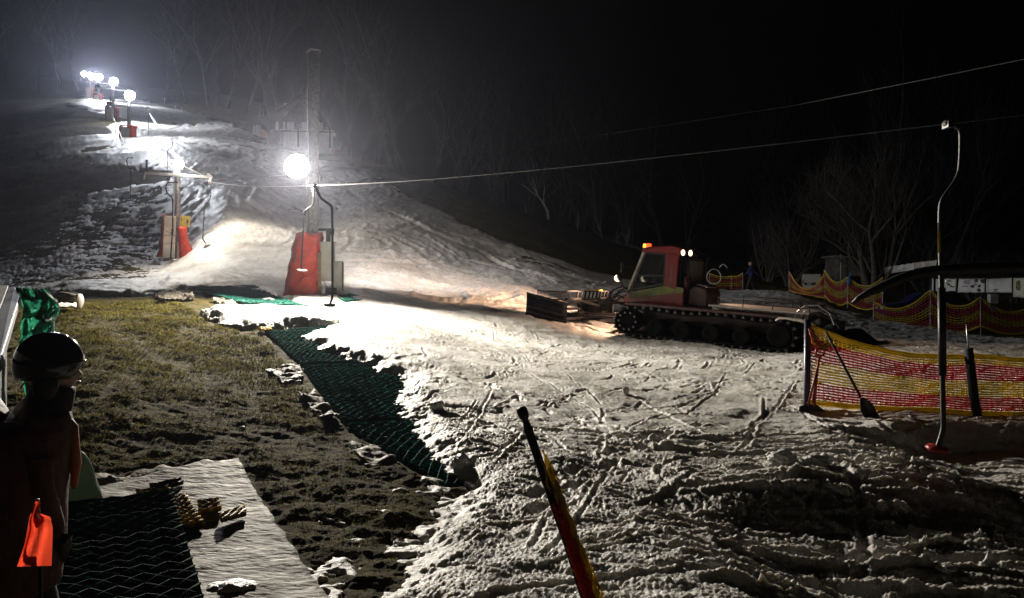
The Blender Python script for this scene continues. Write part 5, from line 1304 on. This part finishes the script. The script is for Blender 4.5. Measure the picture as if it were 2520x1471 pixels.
far_net('far net on the right, in front of the pale banners, long dark sagging panels', [(2150,742,800,34.5),(2290,712,808,32.5),(2414,730,808,31),(2560,738,815,30),(2700,745,820,29)], .12, sag=.55, drop=.28)
far_net('brightest middle far net with a blue rag tied to its second post', [(2029,664,735,44),(2086,680,752,41.5),(2172,682,757,39.5)], .20, sag=.5, drop=.35)
far_net('dark far net left of the white van, hung from a leaning post', [(1942,668,722,47),(2029,672,740,44)], .18, sag=1.0, drop=.05)
far_net('small orange net far behind the groomer, beside the blue person', [(1746,673,716,50),(1800,679,716,49.5),(1828,671,716,49)], .05, sag=.12, drop=.0)
o0 = P(2090, 690, 41.3); b = MB(); b.ball((0, 0, 0), .16, 10, 7, (1, .8, 1.7)); b.tube([(0, 0, .1), (.12, 0, .35), (.02, 0, .45)], .05, 6); o = b.build('rag', mat('blue_cloth', (.06, .22, .45), .7), None, True, subsurf=1); o.location = o0; tag(o, 'light blue rag knotted on a far net post', 'rag')
o0 = P(1757, 716, 47.5); b = MB()
rz = lambda v: (716 - v) / F * 47.5
b.tube([Vector((.44 * math.cos(a), .1 * math.sin(2 * a), rz(680) + .46 * math.sin(a))) for a in [2 * math.pi * q / 24 for q in range(25)]], .035, 6)
b.tube([Vector((.35 + .5 * k / 5, 0, rz(664) + .35 * math.sin(math.pi * (.15 + .75 * k / 5)))) for k in range(6)], .035, 6)
b.tube([Vector((.0, 0, rz(699))), Vector((.02, 0, .0))], .03, 6)
o = b.build('hose_coil', M_white, None, True); o.location = o0; tag(o, 'loose white hose loops standing at the left end of the small orange net', 'hose')
# --- white van seen from behind
o0 = gp3(1998, 712, 55); o0.z = H - (712 - HZ) / F * 55 - .3
van = thing('van', 'white van parked behind the far net, seen from the rear', 'van', o0, R(-20))
M_vanp = mat('white_van_paint', (.62, .62, .58), .35, 0, .08, 4, .03)
b = MB(); b.prism([(-.60, .35), (-.66, 1.0), (-.60, 1.42), (.60, 1.42), (.66, 1.0), (.64, .35)], 0, 4.2); bd = b.build('body', M_vanp, van, bevel=.06)
b = MB(); b.box((-.1, -.02, .70), (.80, .03, .18)); b.build('plate_recess', M_black, bd); b = MB(); b.box((-.18, -.04, .70), (.30, .02, .10)); b.build('number_plate', mat('plate_white', (.45, .5, .55), .4), bd)
b = MB(); b.box((0, -.06, .34), (1.28, .14, .18)); b.build('bumper', M_vanp, van, bevel=.03)
for sx in (-1, 1):
    b = MB(); b.box((sx * .60, -.03, .85), (.07, .05, .30)); b.build('tail_light', mat('dull_red_lens', (.25, .03, .03), .3), van, bevel=.01)
    b = MB(); b.lathe([(.12, -.1), (.29, -.1), (.31, 0), (.29, .1), (.12, .1)], (sx * .56, .8, .3), 16, (1, 0, 0)); b.build('wheel', M_trk, van, True)
b = MB(); b.box((-.04, -.02, 1.36), (.16, .03, .03)); b.build('handle', M_black, bd)
# --- dark blue car behind the net
o0 = P(2215, 760, 37); o0.z = gz(o0.x, o0.y)
car = thing('parked_car', 'dark blue car parked behind the right far net, alloy wheel showing', 'car', o0, R(-14))
M_car = mat('dark_blue_car_paint', (.008, .012, .07), .3, 0, .1, 3, .02)
b = MB(); b.prism([(-.85, .32), (-.95, .6), (-.8, .82), (.1, .95), (.75, 1.38), (2.2, 1.40), (2.95, .95), (3.35, .88), (3.4, .4), (3.2, .3)], -.85, .85); bd = b.build('body', M_car, car, bevel=.06)
b = MB(); b.prism([(.30, .98), (.82, 1.33), (2.15, 1.35), (2.75, .98)], -.87, .87); b.build('window', M_glass, bd)
for x in (-.05, 2.55):
    for y in (-.80, .80):
        b = MB(); b.lathe([(.18, -.09), (.31, -.09), (.33, 0), (.31, .09), (.18, .09), (.001, .02)], (x, y, .34), 18, (0, -1 if y < 0 else 1, 0)); wh = b.build('wheel', M_trk, car, True)
        b = MB(); yy = y + (-.09 if y < 0 else .09)
        b.tube([(x + .24 * math.cos(a), yy, .34 + .24 * math.sin(a)) for a in [2 * math.pi * q / 20 for q in range(21)]], .02, 5)
        for k in range(9): a = 2 * math.pi * k / 9; b.bar((x, yy, .34), (x + .24 * math.cos(a), yy, .34 + .24 * math.sin(a)), .035)
        b.build('rim', mat('alloy', (.5, .48, .38), .3, .8), wh)
b = MB(); b.box((-.90, -.55, .66), (.1, .3, .12)); b.box((-.90, .55, .66), (.1, .3, .12)); b.build('headlamp', M_white, car, bevel=.02)
# --- banners
M_ban = mat('white_banner', (.80, .80, .76), .6, 0, .12, 2, .15, 8)
def text_mesh(s, size, m, parent, M, bold=.0, ext=.004):
    cu = bpy.data.curves.new('lettering', 'FONT'); cu.body = s; cu.size = size; cu.extrude = ext; cu.offset = bold; cu.align_x = 'CENTER'; cu.align_y = 'CENTER'
    o = bpy.data.objects.new('lettering', cu); col.objects.link(o); dg = bpy.context.evaluated_depsgraph_get(); me = bpy.data.meshes.new_from_object(o.evaluated_get(dg)); bpy.data.objects.remove(o)
    me.materials.append(m); o = bpy.data.objects.new('lettering', me); col.objects.link(o); o.parent = parent; o.matrix_local = M
    return o
def banner(label, px, d, sagk=1.0, cat='banner', group='banners on the far fence', marks=None, mm=None):
    d = d if isinstance(d, list) else [d, d]; p4 = [P(u, v, q) for (u, v), q in zip(px, (d[0], d[1], d[1], d[0]))]; o0 = (p4[2] + p4[3]) / 2; t = thing('banner', label, cat, o0, 0, group)
    rows = []
    for j in range(9):
        row = []
        for i in range(17):
            s, k = i / 16, j / 8
            p = p4[0].lerp(p4[1], s).lerp(p4[3].lerp(p4[2], s), k)
            wv = sagk * .03 * math.sin(s * 9 + k * 2) * k + sagk * .02 * math.sin(s * 23 + k)
            pin = sagk * .04 * math.sin(s * math.pi * 3) ** 2 * (1 if j in (0, 8) else 0)
            row.append(p + Vector((0, wv, pin * (-1 if j == 0 else 1))) - o0)
        rows.append(row)
    b = MB(); b.grid(rows); b.build('cloth', mm or M_ban, t, True, solid=.006)
    if marks: marks(t, lambda s, k: p4[0].lerp(p4[1], s).lerp(p4[3].lerp(p4[2], s), k) + Vector((0, -.07, 0)) - o0)
    return t
M_ink = mat('dark_print', (.03, .03, .03), .6); M_inkg = mat('grey_print', (.28, .26, .27), .6); M_inkl = mat('lilac_print', (.38, .30, .36), .6)
def strokes(t, f, segs, m, w):
    b = MB()
    for a in segs: b.tube([f(*q) for q in a], w, 4)
    b.build('print', m, t)
def m1(t, f): strokes(t, f, [[(.62,.2),(.70,.16),(.76,.2)], [(.60,.35),(.66,.4),(.72,.5),(.74,.6)], [(.62,.5),(.68,.45),(.75,.55),(.82,.65),(.90,.62)]], mat('olive_print', (.14, .16, .06), .6), .035)
def m2(t, f):
    strokes(t, f, [[(.2,.18),(.4,.17)], [(.17,.28),(.42,.28)], [(.21,.38),(.38,.38)], [(.1,.57),(.36,.56)]], M_inkl, .025)
    strokes(t, f, [[(.12,.56),(.34,.55)]], M_ink, .016)
    b = MB()
    for poly in ([(.60,.05),(.72,.08),(.70,.28),(.58,.26)], [(.80,.1),(.97,.06),(.99,.35),(.90,.38),(.82,.28)], [(.44,.48),(.58,.46),(.60,.60),(.54,.68),(.46,.62)], [(.60,.32),(.70,.45),(.68,.5),(.6,.42)], [(.70,.55),(.80,.42),(.84,.55),(.76,.66)], [(.68,.78),(.76,.68),(.86,.80),(.80,.95),(.74,.92)]):
        b.plate([f(*q) for q in poly], .012, Vector((0, 1, 0)))
    b.build('print', M_ink, t)
def m3(t, f): strokes(t, f, [[(.24,.80),(.34,.77),(.44,.79)], [(.33,.78),(.31,.92),(.24,.98)], [(.35,.8),(.38,.92),(.44,.97)], [(.41,.7),(.42,.8)]], M_ink, .02)

banner('white banner with a small olive figure, leftmost of the row at the right edge', [(2294,685),(2354,685),(2351,717),(2294,718)], [47,45.3], marks=m1)
banner('white banner with rows of lilac print and black blotches', [(2360,685),(2424,684),(2422,720),(2357,720)], [45.2,43.3], .6, marks=m2)
banner('almost plain white banner with one tiny dark sketch low down', [(2427,685),(2490,684),(2490,720),(2427,720)], [43.2,41.2], .3, marks=m3)
bn = banner('cream banner at the right edge with big yellow outlined letters SI', [(2494,684),(2556,683),(2556,735),(2494,731)], [41.1,39.2], .5, mm=mat('cream_banner', (.74, .73, .58), .6))
c_ = P(2509, 703, 40.65) - bn.location
Mx = Matrix.Translation(c_ + Vector((0, -.10, 0))) @ Matrix.Rotation(R(-54), 4, 'Z') @ Matrix.Rotation(R(90), 4, 'X')
text_mesh('SI', .62, mat('dark_olive_print', (.06, .07, .01), .6), bn, Mx, .045)
text_mesh('SI', .62, mat('yellow_print', (.48, .46, .10), .6), bn, Matrix.Translation(c_ + Vector((-.02, -.115, 0))) @ Matrix.Rotation(R(-54), 4, 'Z') @ Matrix.Rotation(R(90), 4, 'X'), -.005)
# frame that carries the row of banners
o0 = P(2400, 740, 42.2); fr = thing('support_rail', 'dark steel rail and posts that carry the row of banners', 'support rail', o0)
b = MB(); b.bar(P(2290, 683.5, 47.3) - o0, P(2570, 682, 39.1) - o0, .05)
for u, d in ((2292, 47.3), (2356, 45.4), (2425.5, 43.4), (2492, 41.4), (2560, 39.3)): b.bar(P(u, 683, d) - o0, P(u, 765, d) - o0, .07)
b.build('rail', M_dark, fr)
b = MB()
for u in (2375, 2395, 2411, 2420): b.tube([P(u, 722, 42.3) - o0, P(u, 735, 42.3) - o0], .02, 5)
b.build('cross_rod', M_dark, fr)
o0 = P(2443, 748, 41.5); b = MB(); b.box((0, 0, .29), (.42, .3, .52)); b.box((0, -.155, .4), (.2, .01, .05)); o = b.build('white_box', M_white, None, bevel=.03); o.location = o0; tag(o, 'small white box standing under the almost plain banner', 'box')
sk = MB(); sk.bar((0, 0, -.6), (0, 0, .06), .1); sk.build('stand', M_dark, o)
o0 = P(2440, 758, 30.6); b = MB(); b.grid([[Vector((.06 * i + .03 * j, .02 * math.sin(i * 2 + j), .14 - .07 * j)) for i in range(-2, 3)] for j in range(5)]); o = b.build('rag', mat('pinkish_cloth', (.45, .32, .30), .7), None, True, solid=.01); o.location = o0; tag(o, 'pinkish cloth patch caught on the right far net', 'rag')
banner('white board with a raised pale box end, left part of the slanting row', [(2176,657),(2205,653),(2205,671),(2178,674)], [52,50], .2, 'board', 'slanting white boards')
def m4(t, f): 
    b = MB(); b.plate([f(.84,.98), f(.98,.45), f(1,.9)], .012, Vector((0, 1, 0))); b.plate([f(.86,.3), f(.97,.22), f(.96,.32)], .012, Vector((0, 1, 0)))
    b.plate([f(.12,.62), f(.19,.38), f(.24,.6)], .012, Vector((0, 1, 0)))
    b.build('print', M_ink, t); strokes(t, f, [[(.02,.82),(.2,.74),(.35,.76)], [(.3,.55),(.42,.45),(.52,.4)], [(.36,.68),(.5,.62),(.62,.7)]], M_inkg, .03)
banner('crumpled white board with smudged dark print, middle of the slanting row', [(2205.5,653),(2249,646),(2249,665),(2206,671)], [50,47], 1.0, 'board', 'slanting white boards', m4)
def m5(t, f):
    b = MB(); b.plate([f(0,0), f(.22,0), f(.26,.9), f(.14,1), f(0,1)], .012, Vector((0, 1, 0))); b.build('print', M_ink, t)
    b = MB(); b.plate([f(.24,.1), f(.38,.06), f(.36,.6), f(.27,.9)], .010, Vector((0, 1, 0))); b.plate([f(.62,.3), f(.9,.3), f(.86,.8), f(.5,.8)], .010, Vector((0, 1, 0))); b.build('print', mat('brown_print', (.24, .18, .13), .6), t)
banner('board with a dark left part and blurred beige picture, right end of the slanting row', [(2250,646),(2306,639),(2303,653),(2250,661)], [47,43], .5, 'board', 'slanting white boards', m5, mat('faded_picture_print', (.66, .58, .5), .6, 0, .3, 3))
o0 = P(2240, 720, 45.9); fr = thing('board_frame', 'dark leaning frame that carries the slanting white boards', 'board frame', o0)
b = MB(); b.bar(P(2177, 676, 52.2) - o0, P(2306, 655, 43.3) - o0, .06); b.bar(P(2182, 684, 52) - o0, P(2225, 675, 49) - o0, .12)
for u, v, d in ((2180, 675, 52.2), (2228, 667, 48.8), (2300, 655, 43.8)): b.bar(P(u, v, d) - o0, P(u, 735, d) - o0, .09)
b.build('rail', M_frame, fr)
# shed behind the big tree, with a pale pole
o0 = P(2088, 700, 56); o0.z = gz(o0.x, o0.y)
sh = thing('shed', 'small dim grey shed behind the big bare tree', 'shed', o0)
w0 = P(2075, 632, 56) - o0; zt = w0.z
b = MB(); b.box((.2, 1.2, zt / 2), (1.9, 2.4, zt)); bd = b.build('wall', mat('grey_render', (.22, .21, .19), .8, 0, .3, 3), sh, bevel=.02)
b = MB(); b.prism([(-.95, zt), (1.45, zt - .12), (1.45, zt - .02), (-.95, zt + .12)], -.2, 2.6); b.build('roof', M_grey, sh)
b = MB(); b.box((.5, -.02, zt * .3), (1.3, .05, zt * .5)); b.build('door', M_dark, bd)
o0 = P(2069, 700, 55); b = MB(); b.tube([(0, 0, -.3), (0, 0, 2.15)], .05, 8); b.lathe([(.07, 0), (.07, .05), (.02, .09)], (0, 0, 2.12), 8); o = b.build('marker_pole', M_white, None, True); o.location = o0; tag(o, 'thin pale pole standing beside the grey shed', 'pole')
# person in blue
o0 = P(1850, 716, 48.5)
pb = thing('person', 'person in a blue jacket standing far behind the groomer beside the orange net', 'person', o0, R(150))
figure(pb, 1.86, mat('blue_jacket', (.02, .028, .20), .6, 0, .2, 5), M_pants, (((.06, .16, .66), (.16, .10, .58)), ((.04, -.16, .64), (.14, -.14, .52))), .06, legs=((.14, 0), (-.06, 0)))
# --- hut on the slope
o0 = P(735, 372, 78); hz0 = lambda v: H - (v - HZ) / F * 78 - o0.z
hut = thing('mountain_hut', 'half timbered hut with a steep roof and white wall panels, behind the tallest pylon', 'hut', o0, R(8))
M_tim = mat('dark_timber', (.17, .145, .13), .7, 0, .3, 6); M_pan = mat('white_panel', (.82, .80, .80), .7, 0, .1, 4); M_roof = mat('dark_shingle', (.30, .28, .28), .8, 0, .3, 9, .5)
zb, ze, zr = .2, hz0(300), hz0(237)
b = MB(); b.box((.1, 2.5, ze / 2), (5.2, 5, ze)); b.prism([(-1.9, ze), (2.2, ze), (.3, zr - .25)], .05, 5); wl = b.build('wall', M_tim, hut)
b = MB(); zp = hz0(311)
for x0, x1 in ((-2.3, -2.0), (-1.55, -1.3), (-1.2, -.45), (.30, .75), (1.85, 2.45)): b.box(((x0 + x1) / 2, -.03, zp), (x1 - x0, .06, .85))
b.build('white_panel', M_pan, wl)
b = MB(); b.box((-.08, -.03, zp - .1), (.7, .06, .7)); b.build('window', M_glass, wl)
b = MB()
ex, er = [(-3.9, ze + .15), (-2.3, ze + .65), (.30, zr)], [(.30, zr), (2.3, ze + .75), (2.95, ze + .1)]
for L_ in (ex, er):
    for i in range(2): b.prism([L_[i], L_[i + 1], (L_[i + 1][0], L_[i + 1][1] + .14), (L_[i][0], L_[i][1] + .14)], -.6, 5.4)
rf = b.build('roof', M_roof, hut)
b = MB(); b.box((-1.45, 1.5, zr - 1.1), (.35, .35, 1.3)); b.build('chimney', M_grey, rf)
b = MB(); b.bar((.30, -.62, zr + .05), (-2.3, -.62, ze + .7), .12); b.bar((.30, -.62, zr + .05), (2.3, -.62, ze + .8), .12); b.bar((-2.3, -.62, ze + .7), (-3.9, -.62, ze + .2), .12); b.build('barge_board', M_frame, rf)
b = MB(); zt = hz0(335); b.box((1.2, -1.9, zt), (5.2, 2.6, .10)); b.box((1.2, -1.9, zt / 2 - .4), (4.6, 2.2, zt + .6)); 
tr = b.build('terrace', M_pan, hut)
b = MB()
for x in (-1.4, .4, 2.2, 3.45): b.box((x, -3.22, zt / 2), (.14, .1, zt + .3))
b.box((1.2, -3.24, zt - .12), (5.3, .08, .1)); b.build('terrace_beam', M_tim, tr)
b = MB(); d_ = P(787, 313, 76) - o0; a_ = -hut.rotation_euler.z; d_ = Vector((d_.x * math.cos(a_) - d_.y * math.sin(a_), d_.x * math.sin(a_) + d_.y * math.cos(a_), d_.z))
b.lathe([(.001, .08), (.2, .05), (.36, -.02), (.44, -.10)], d_, 20, (.2, -1, .25)); b.bar(d_, d_ + Vector((0, .4, -.5)), .06); b.tube([d_ + Vector((-.1, 0, -.3)), d_ + Vector((-.1, -.45, 0)), d_ ], .015, 5); b.build('satellite_dish', M_grey, hut, True)
o0 = P(822, 372, 77); b = MB(); b.prism([(-.3, -.5), (.25, -.5), (.35, .15), (-.05, .35), (-.35, .1)], -.3, .3); b.tube([(.1, -.31, -.2), (.35, -.35, .15), (.6, -.3, .0)], .05, 5); o = b.build('slope_cushion', mat('dull_red_pad', (.30, .03, .05), .6), None, bevel=.08); o.location = o0; tag(o, 'dull red padded cushion beside the hut terrace', 'crash pad')
# pennants and the orange cover at the crest
for i, (u, vt, vb, w_) in enumerate(((627, 309, 335, .30), (634, 307, 337, .34), (641, 309, 339, .36))):
    o0 = P(u, vb, 76); hh = (vb - vt) / F * 76; b = MB()
    b.tube([(0, 0, -.6), (0, 0, hh)], .022, 6); rows = [[Vector((-.02 - w_ * s * (.35 + .65 * k) * (1 - .8 * max(0, (k - .8) * 5)), .04 * math.sin(s * 4 + k * 6), hh * (1 - k))) for s in (0, .33, .66, 1)] for k in [q / 8 for q in range(9)]]
    b.grid(rows); o = b.build('pennant', mat('white_pennant_cloth', (.6, .6, .58), .6, trans=.3), None, True); o.location = o0
    tag(o, ('white feather pennant at the crest, farthest from the orange cover', 'white feather pennant at the crest, in the middle of its three', 'white feather pennant right beside the orange cover')[i], 'pennant', 'pennants at the crest')
o0 = P(650, 340, 75.5); b = MB(); b.prism([(-.35, -.5), (-.42, .55), (-.2, .95), (.0, .80), (.45, .42), (.30, .0), (.1, -.2), (.05, -.5)], -.25, .25); o = b.build('orange_cover', mat('orange_tarp', (.62, .13, .03), .55, trans=.2), None, bevel=.08); o.location = o0; tag(o, 'orange tarp cover at the crest beside the white pennants', 'cover')
for i, (u, vb, vt, d) in enumerate(((404, 255, 243, 112), (430, 272, 262, 103), (445, 278, 268, 100), (491, 287, 278, 93))):
    o0 = P(u, vb, d); b = MB(); hh = (vb - vt) / F * d; b.tube([(0, 0, -.5), (.08, 0, hh)], .05, 5); b.ball((.1, 0, hh), .1, 8, 5, (1, .4, 1.6)); o = b.build('slope_marker', mat('marker_white', (.5, .5, .55), .5), None, True); o.location = o0
    tag(o, ('lone marker stick floating high above the crest, right of the brightest lamp', 'marker stick on the crest, second from the top', 'marker stick on the crest, third from the top', 'lowest marker stick on the piste crest')[i], 'marker stick', 'marker sticks along the crest')
# ================================================================= TREES
M_bark = mat('grey_bark', (.15, .135, .115), .85, 0, .35, 7, .5, 20); M_twig = mat('fine_twigs', (.085, .076, .066), .85, 0, .3, 5, 0)
def bare_tree(seed, hgt, spread=.5, stems=1, levels=4, r0=.16, twig=3, upness=.35, first=.25):
    rnd = random.Random(seed); tr, cr = MB(), MB()
    def grow(p, d, L_, r, lev):
        n = 4 if lev < 2 else 3; pts = [p]; q = p; dd = d.copy()
        for i in range(n):
            dd = (dd + Vector((rnd.gauss(0, .16), rnd.gauss(0, .16), rnd.gauss(.03, .10) + upness * .06))).normalized(); q = q + dd * (L_ / n); pts.append(q)
        rs = [r * (1 - .55 * i / n) for i in range(n + 1)]
        (tr if lev < 2 else cr).tube(pts, rs, 7 if lev == 0 else (5 if lev == 1 else 3), False)
        if lev >= levels: return
        kids = rnd.randint(4, 6) if lev < 2 else rnd.randint(twig, twig + 2)
        for k in range(kids):
            f = rnd.uniform(first if lev == 0 else .2, 1); i = min(n - 1, int(f * n)); a = pts[i].lerp(pts[i + 1], f * n - i)
            ax = Vector((rnd.gauss(0, 1), rnd.gauss(0, 1), rnd.gauss(.1, .4))).normalized()
            nd = (dd * (1 - spread) + ax * spread + Vector((0, 0, upness * .4))).normalized()
            grow(a, nd, L_ * rnd.uniform(.48, .72), rs[i] * rnd.uniform(.45, .65), lev + 1)
        grow(pts[-1], (dd + Vector((rnd.gauss(0, .2), rnd.gauss(0, .2), .1))).normalized(), L_ * .62, rs[-1] * .9, lev + 1)
    for s in range(stems):
        a = 2 * math.pi * s / stems + rnd.random(); d = Vector((math.cos(a) * .32 * (stems > 1), math.sin(a) * .25 * (stems > 1), 1)).normalized()
        grow(Vector((.2 * math.cos(a) * (stems > 1), .2 * math.sin(a) * (stems > 1), -.4)), d, hgt * .45, r0, 0)
    return tr, cr
def tree(name, label, cat, loc_, rz, sd_, hgt, group=None, mt=None, mc=None, **k):
    t = thing(name, label, cat, loc_, rz, group); tr, cr = bare_tree(sd_, hgt, **k)
    tr.build('trunk', mt or M_bark, t, True); cr.build('crown', mc or M_twig, t, True)
    return t
tp_ = P(2150, 700, 52); tp_.z = gz(tp_.x, tp_.y)
tree('bare_tree', 'big spreading bare tree with several pale limbs, right of the groomer', 'tree', tp_, 0, 21, 12.5, 'bare trees on the flat', spread=.55, stems=4, levels=4, r0=.24, twig=4, upness=.5)
tb = P(1350, 556, 70.5)
M_birch = mat('pale_birch_bark', (.38, .37, .36), .8, 0, .4, 9, .3)
bt = tree('bare_tree', 'slim pale tree alone on the dark grass bank', 'tree', tb, 0, 5, 7.8, 'trees on the bank', M_birch, spread=.42, stems=1, levels=3, r0=.16, upness=.6, first=.5)
for i, (u, d, hgt, lab) in enumerate(((1945, 58, 8, 'tangled dark bush between the blue person and the big tree'), (1890, 62, 7, 'tangled dark bush just above the blue person'), (2290, 60, 7.5, 'low bare thicket right of the big tree'), (2400, 64, 6.5, 'low bare thicket above the banner row'), (2500, 60, 5, 'bare thicket at the right edge'))):
    q = P(u, 690, d); q.z = gz(q.x, q.y); tree('bare_bush', lab, 'bush', q, i, 40 + i, hgt, 'bare trees on the flat', spread=.6, stems=5, levels=3, r0=.09, twig=5, upness=.2, first=.1)
# the wood behind the slope: a few kinds, copied
protos = []
M_fbark = mat('dark_forest_bark', (.085, .078, .07), .9, 0, .4, 5, .4, 20); M_ftwig = mat('dark_forest_twigs', (.04, .037, .034), .9, 0, .3, 5, 0)
for i in range(4):
    t = thing('forest_tree', 'tall bare tree in the misty wood', 'tree', (0, 0, 0), 0, 'tall bare trees of the dark wood'); tr, cr = bare_tree(60 + i, 17 + 2 * i, spread=.45, levels=3, r0=.22, twig=4, upness=.5, first=.45)
    tr.build('trunk', M_fbark, t, True); cr.build('crown', M_ftwig, t, True); protos.append(t)
spots = []
rr = random.Random(9)
for k in range(40):
    f = k / 39; u = 405 + 1150 * f ** .95 + rr.uniform(-14, 14)
    d = (128 - 45 * f) + rr.uniform(2, 26); spots.append((u, d))
for k in range(14): spots.append((rr.uniform(1560, 2560), rr.uniform(80, 115)))
for k in range(10): spots.append((rr.uniform(-120, 200), rr.uniform(150, 185)))
where = {0: 'behind the piste crest', 1: 'behind the hut', 2: 'beyond the dark bank', 3: 'beyond the flat', 4: 'behind the topmost lamps'}
used = [False] * 4
for i, (u, d) in enumerate(spots):
    k = i % 4
    q = P(u, 600, d); q.z = gz(q.x, q.y) - .3
    o = protos[k] if not used[k] else copy_tree(protos[k]); used[k] = True
    o.location = q; o.rotation_euler.z = rr.uniform(0, 6.28); s = rr.uniform(1.05, 1.65); o.scale = (s, s, s)
    o['label'] = 'tall bare grey tree standing in the dark misty wood'
# young trees and stalks along the bank edge
for i, u in enumerate((1305, 1425, 1480, 1520, 1545)):
    q = P(u, 553 + (u - 1350) * .33, 71); q.z = gz(q.x, q.y)
    tree('sapling', 'thin sapling on the edge of the dark bank', 'tree', q, i, 80 + i, 3.2 + .7 * (i % 3), 'saplings along the bank', M_birch, spread=.4, levels=2, r0=.05, first=.4)
# dry reeds along the bank
m = mat('dry_reed', (.30, .27, .20), .8, 0, .3, 6, 0); vs = []; rg = random.Random(4)
b = MB()
for k in range(1500):
    u = rg.uniform(1200, 1600); v = 507 + (u - 1200) * .32; q = P(u, v, 70.5 + rg.uniform(-.8, .8)); z0 = gz(q.x, q.y) - .1; h_ = rg.uniform(.25, .8)
    x = q.x; l = rg.gauss(0, .15); b.add([(x - .02, q.y, z0), (x + .02, q.y, z0), (x + l, q.y + rg.gauss(0, .1), z0 + h_)], [(0, 1, 2)])
tag(b.build('reeds', m), 'dry pale reeds along the edge of the dark bank', 'reeds', kind='stuff')
# ================================================================= BEAMS OF THE FLOODLIGHTS
AIM = [((1230, 620, 9), 18000, 148, 1.0), ((1000, 640, 30), 2200, 165, .7), ((950, 440, 46), 2300, 150, 1.0), ((700, 330, 66), 7000, 150, 1.0), ((520, 285, 92), 12000, 155, 1.0), ((420, 262, 118), 15000, 160, 1.0)]
def spill(root, lp, watt, color):
    l = bpy.data.lights.new('floodlight_spill', 'POINT'); l.energy = watt; l.color = color; l.shadow_soft_size = .12
    o = bpy.data.objects.new('floodlight_spill', l); col.objects.link(o); o.parent = root; o.location = lp
beam(LAMPS[0][0], lp_fill, P(1150, 560, 40), 4600, 116, 1.0, (1, .92, .88))  # beam of the added rear head, brightens the right piste
for i, ((t, lp), (aim, watt, size, bl)) in enumerate(zip(LAMPS, AIM)):
    cl = (1, .915, .785) if i < 2 else (.87, .91, 1)
    beam(t, lp, P(*aim), watt, size, bl, cl)
    if i == 2: beam(t, lp, P(1230, 590, 40), 10000, 56, .9, cl)  # extra narrow beam, added to the third lamp to brighten the right piste
    if i: spill(t, lp, watt * .025, cl)
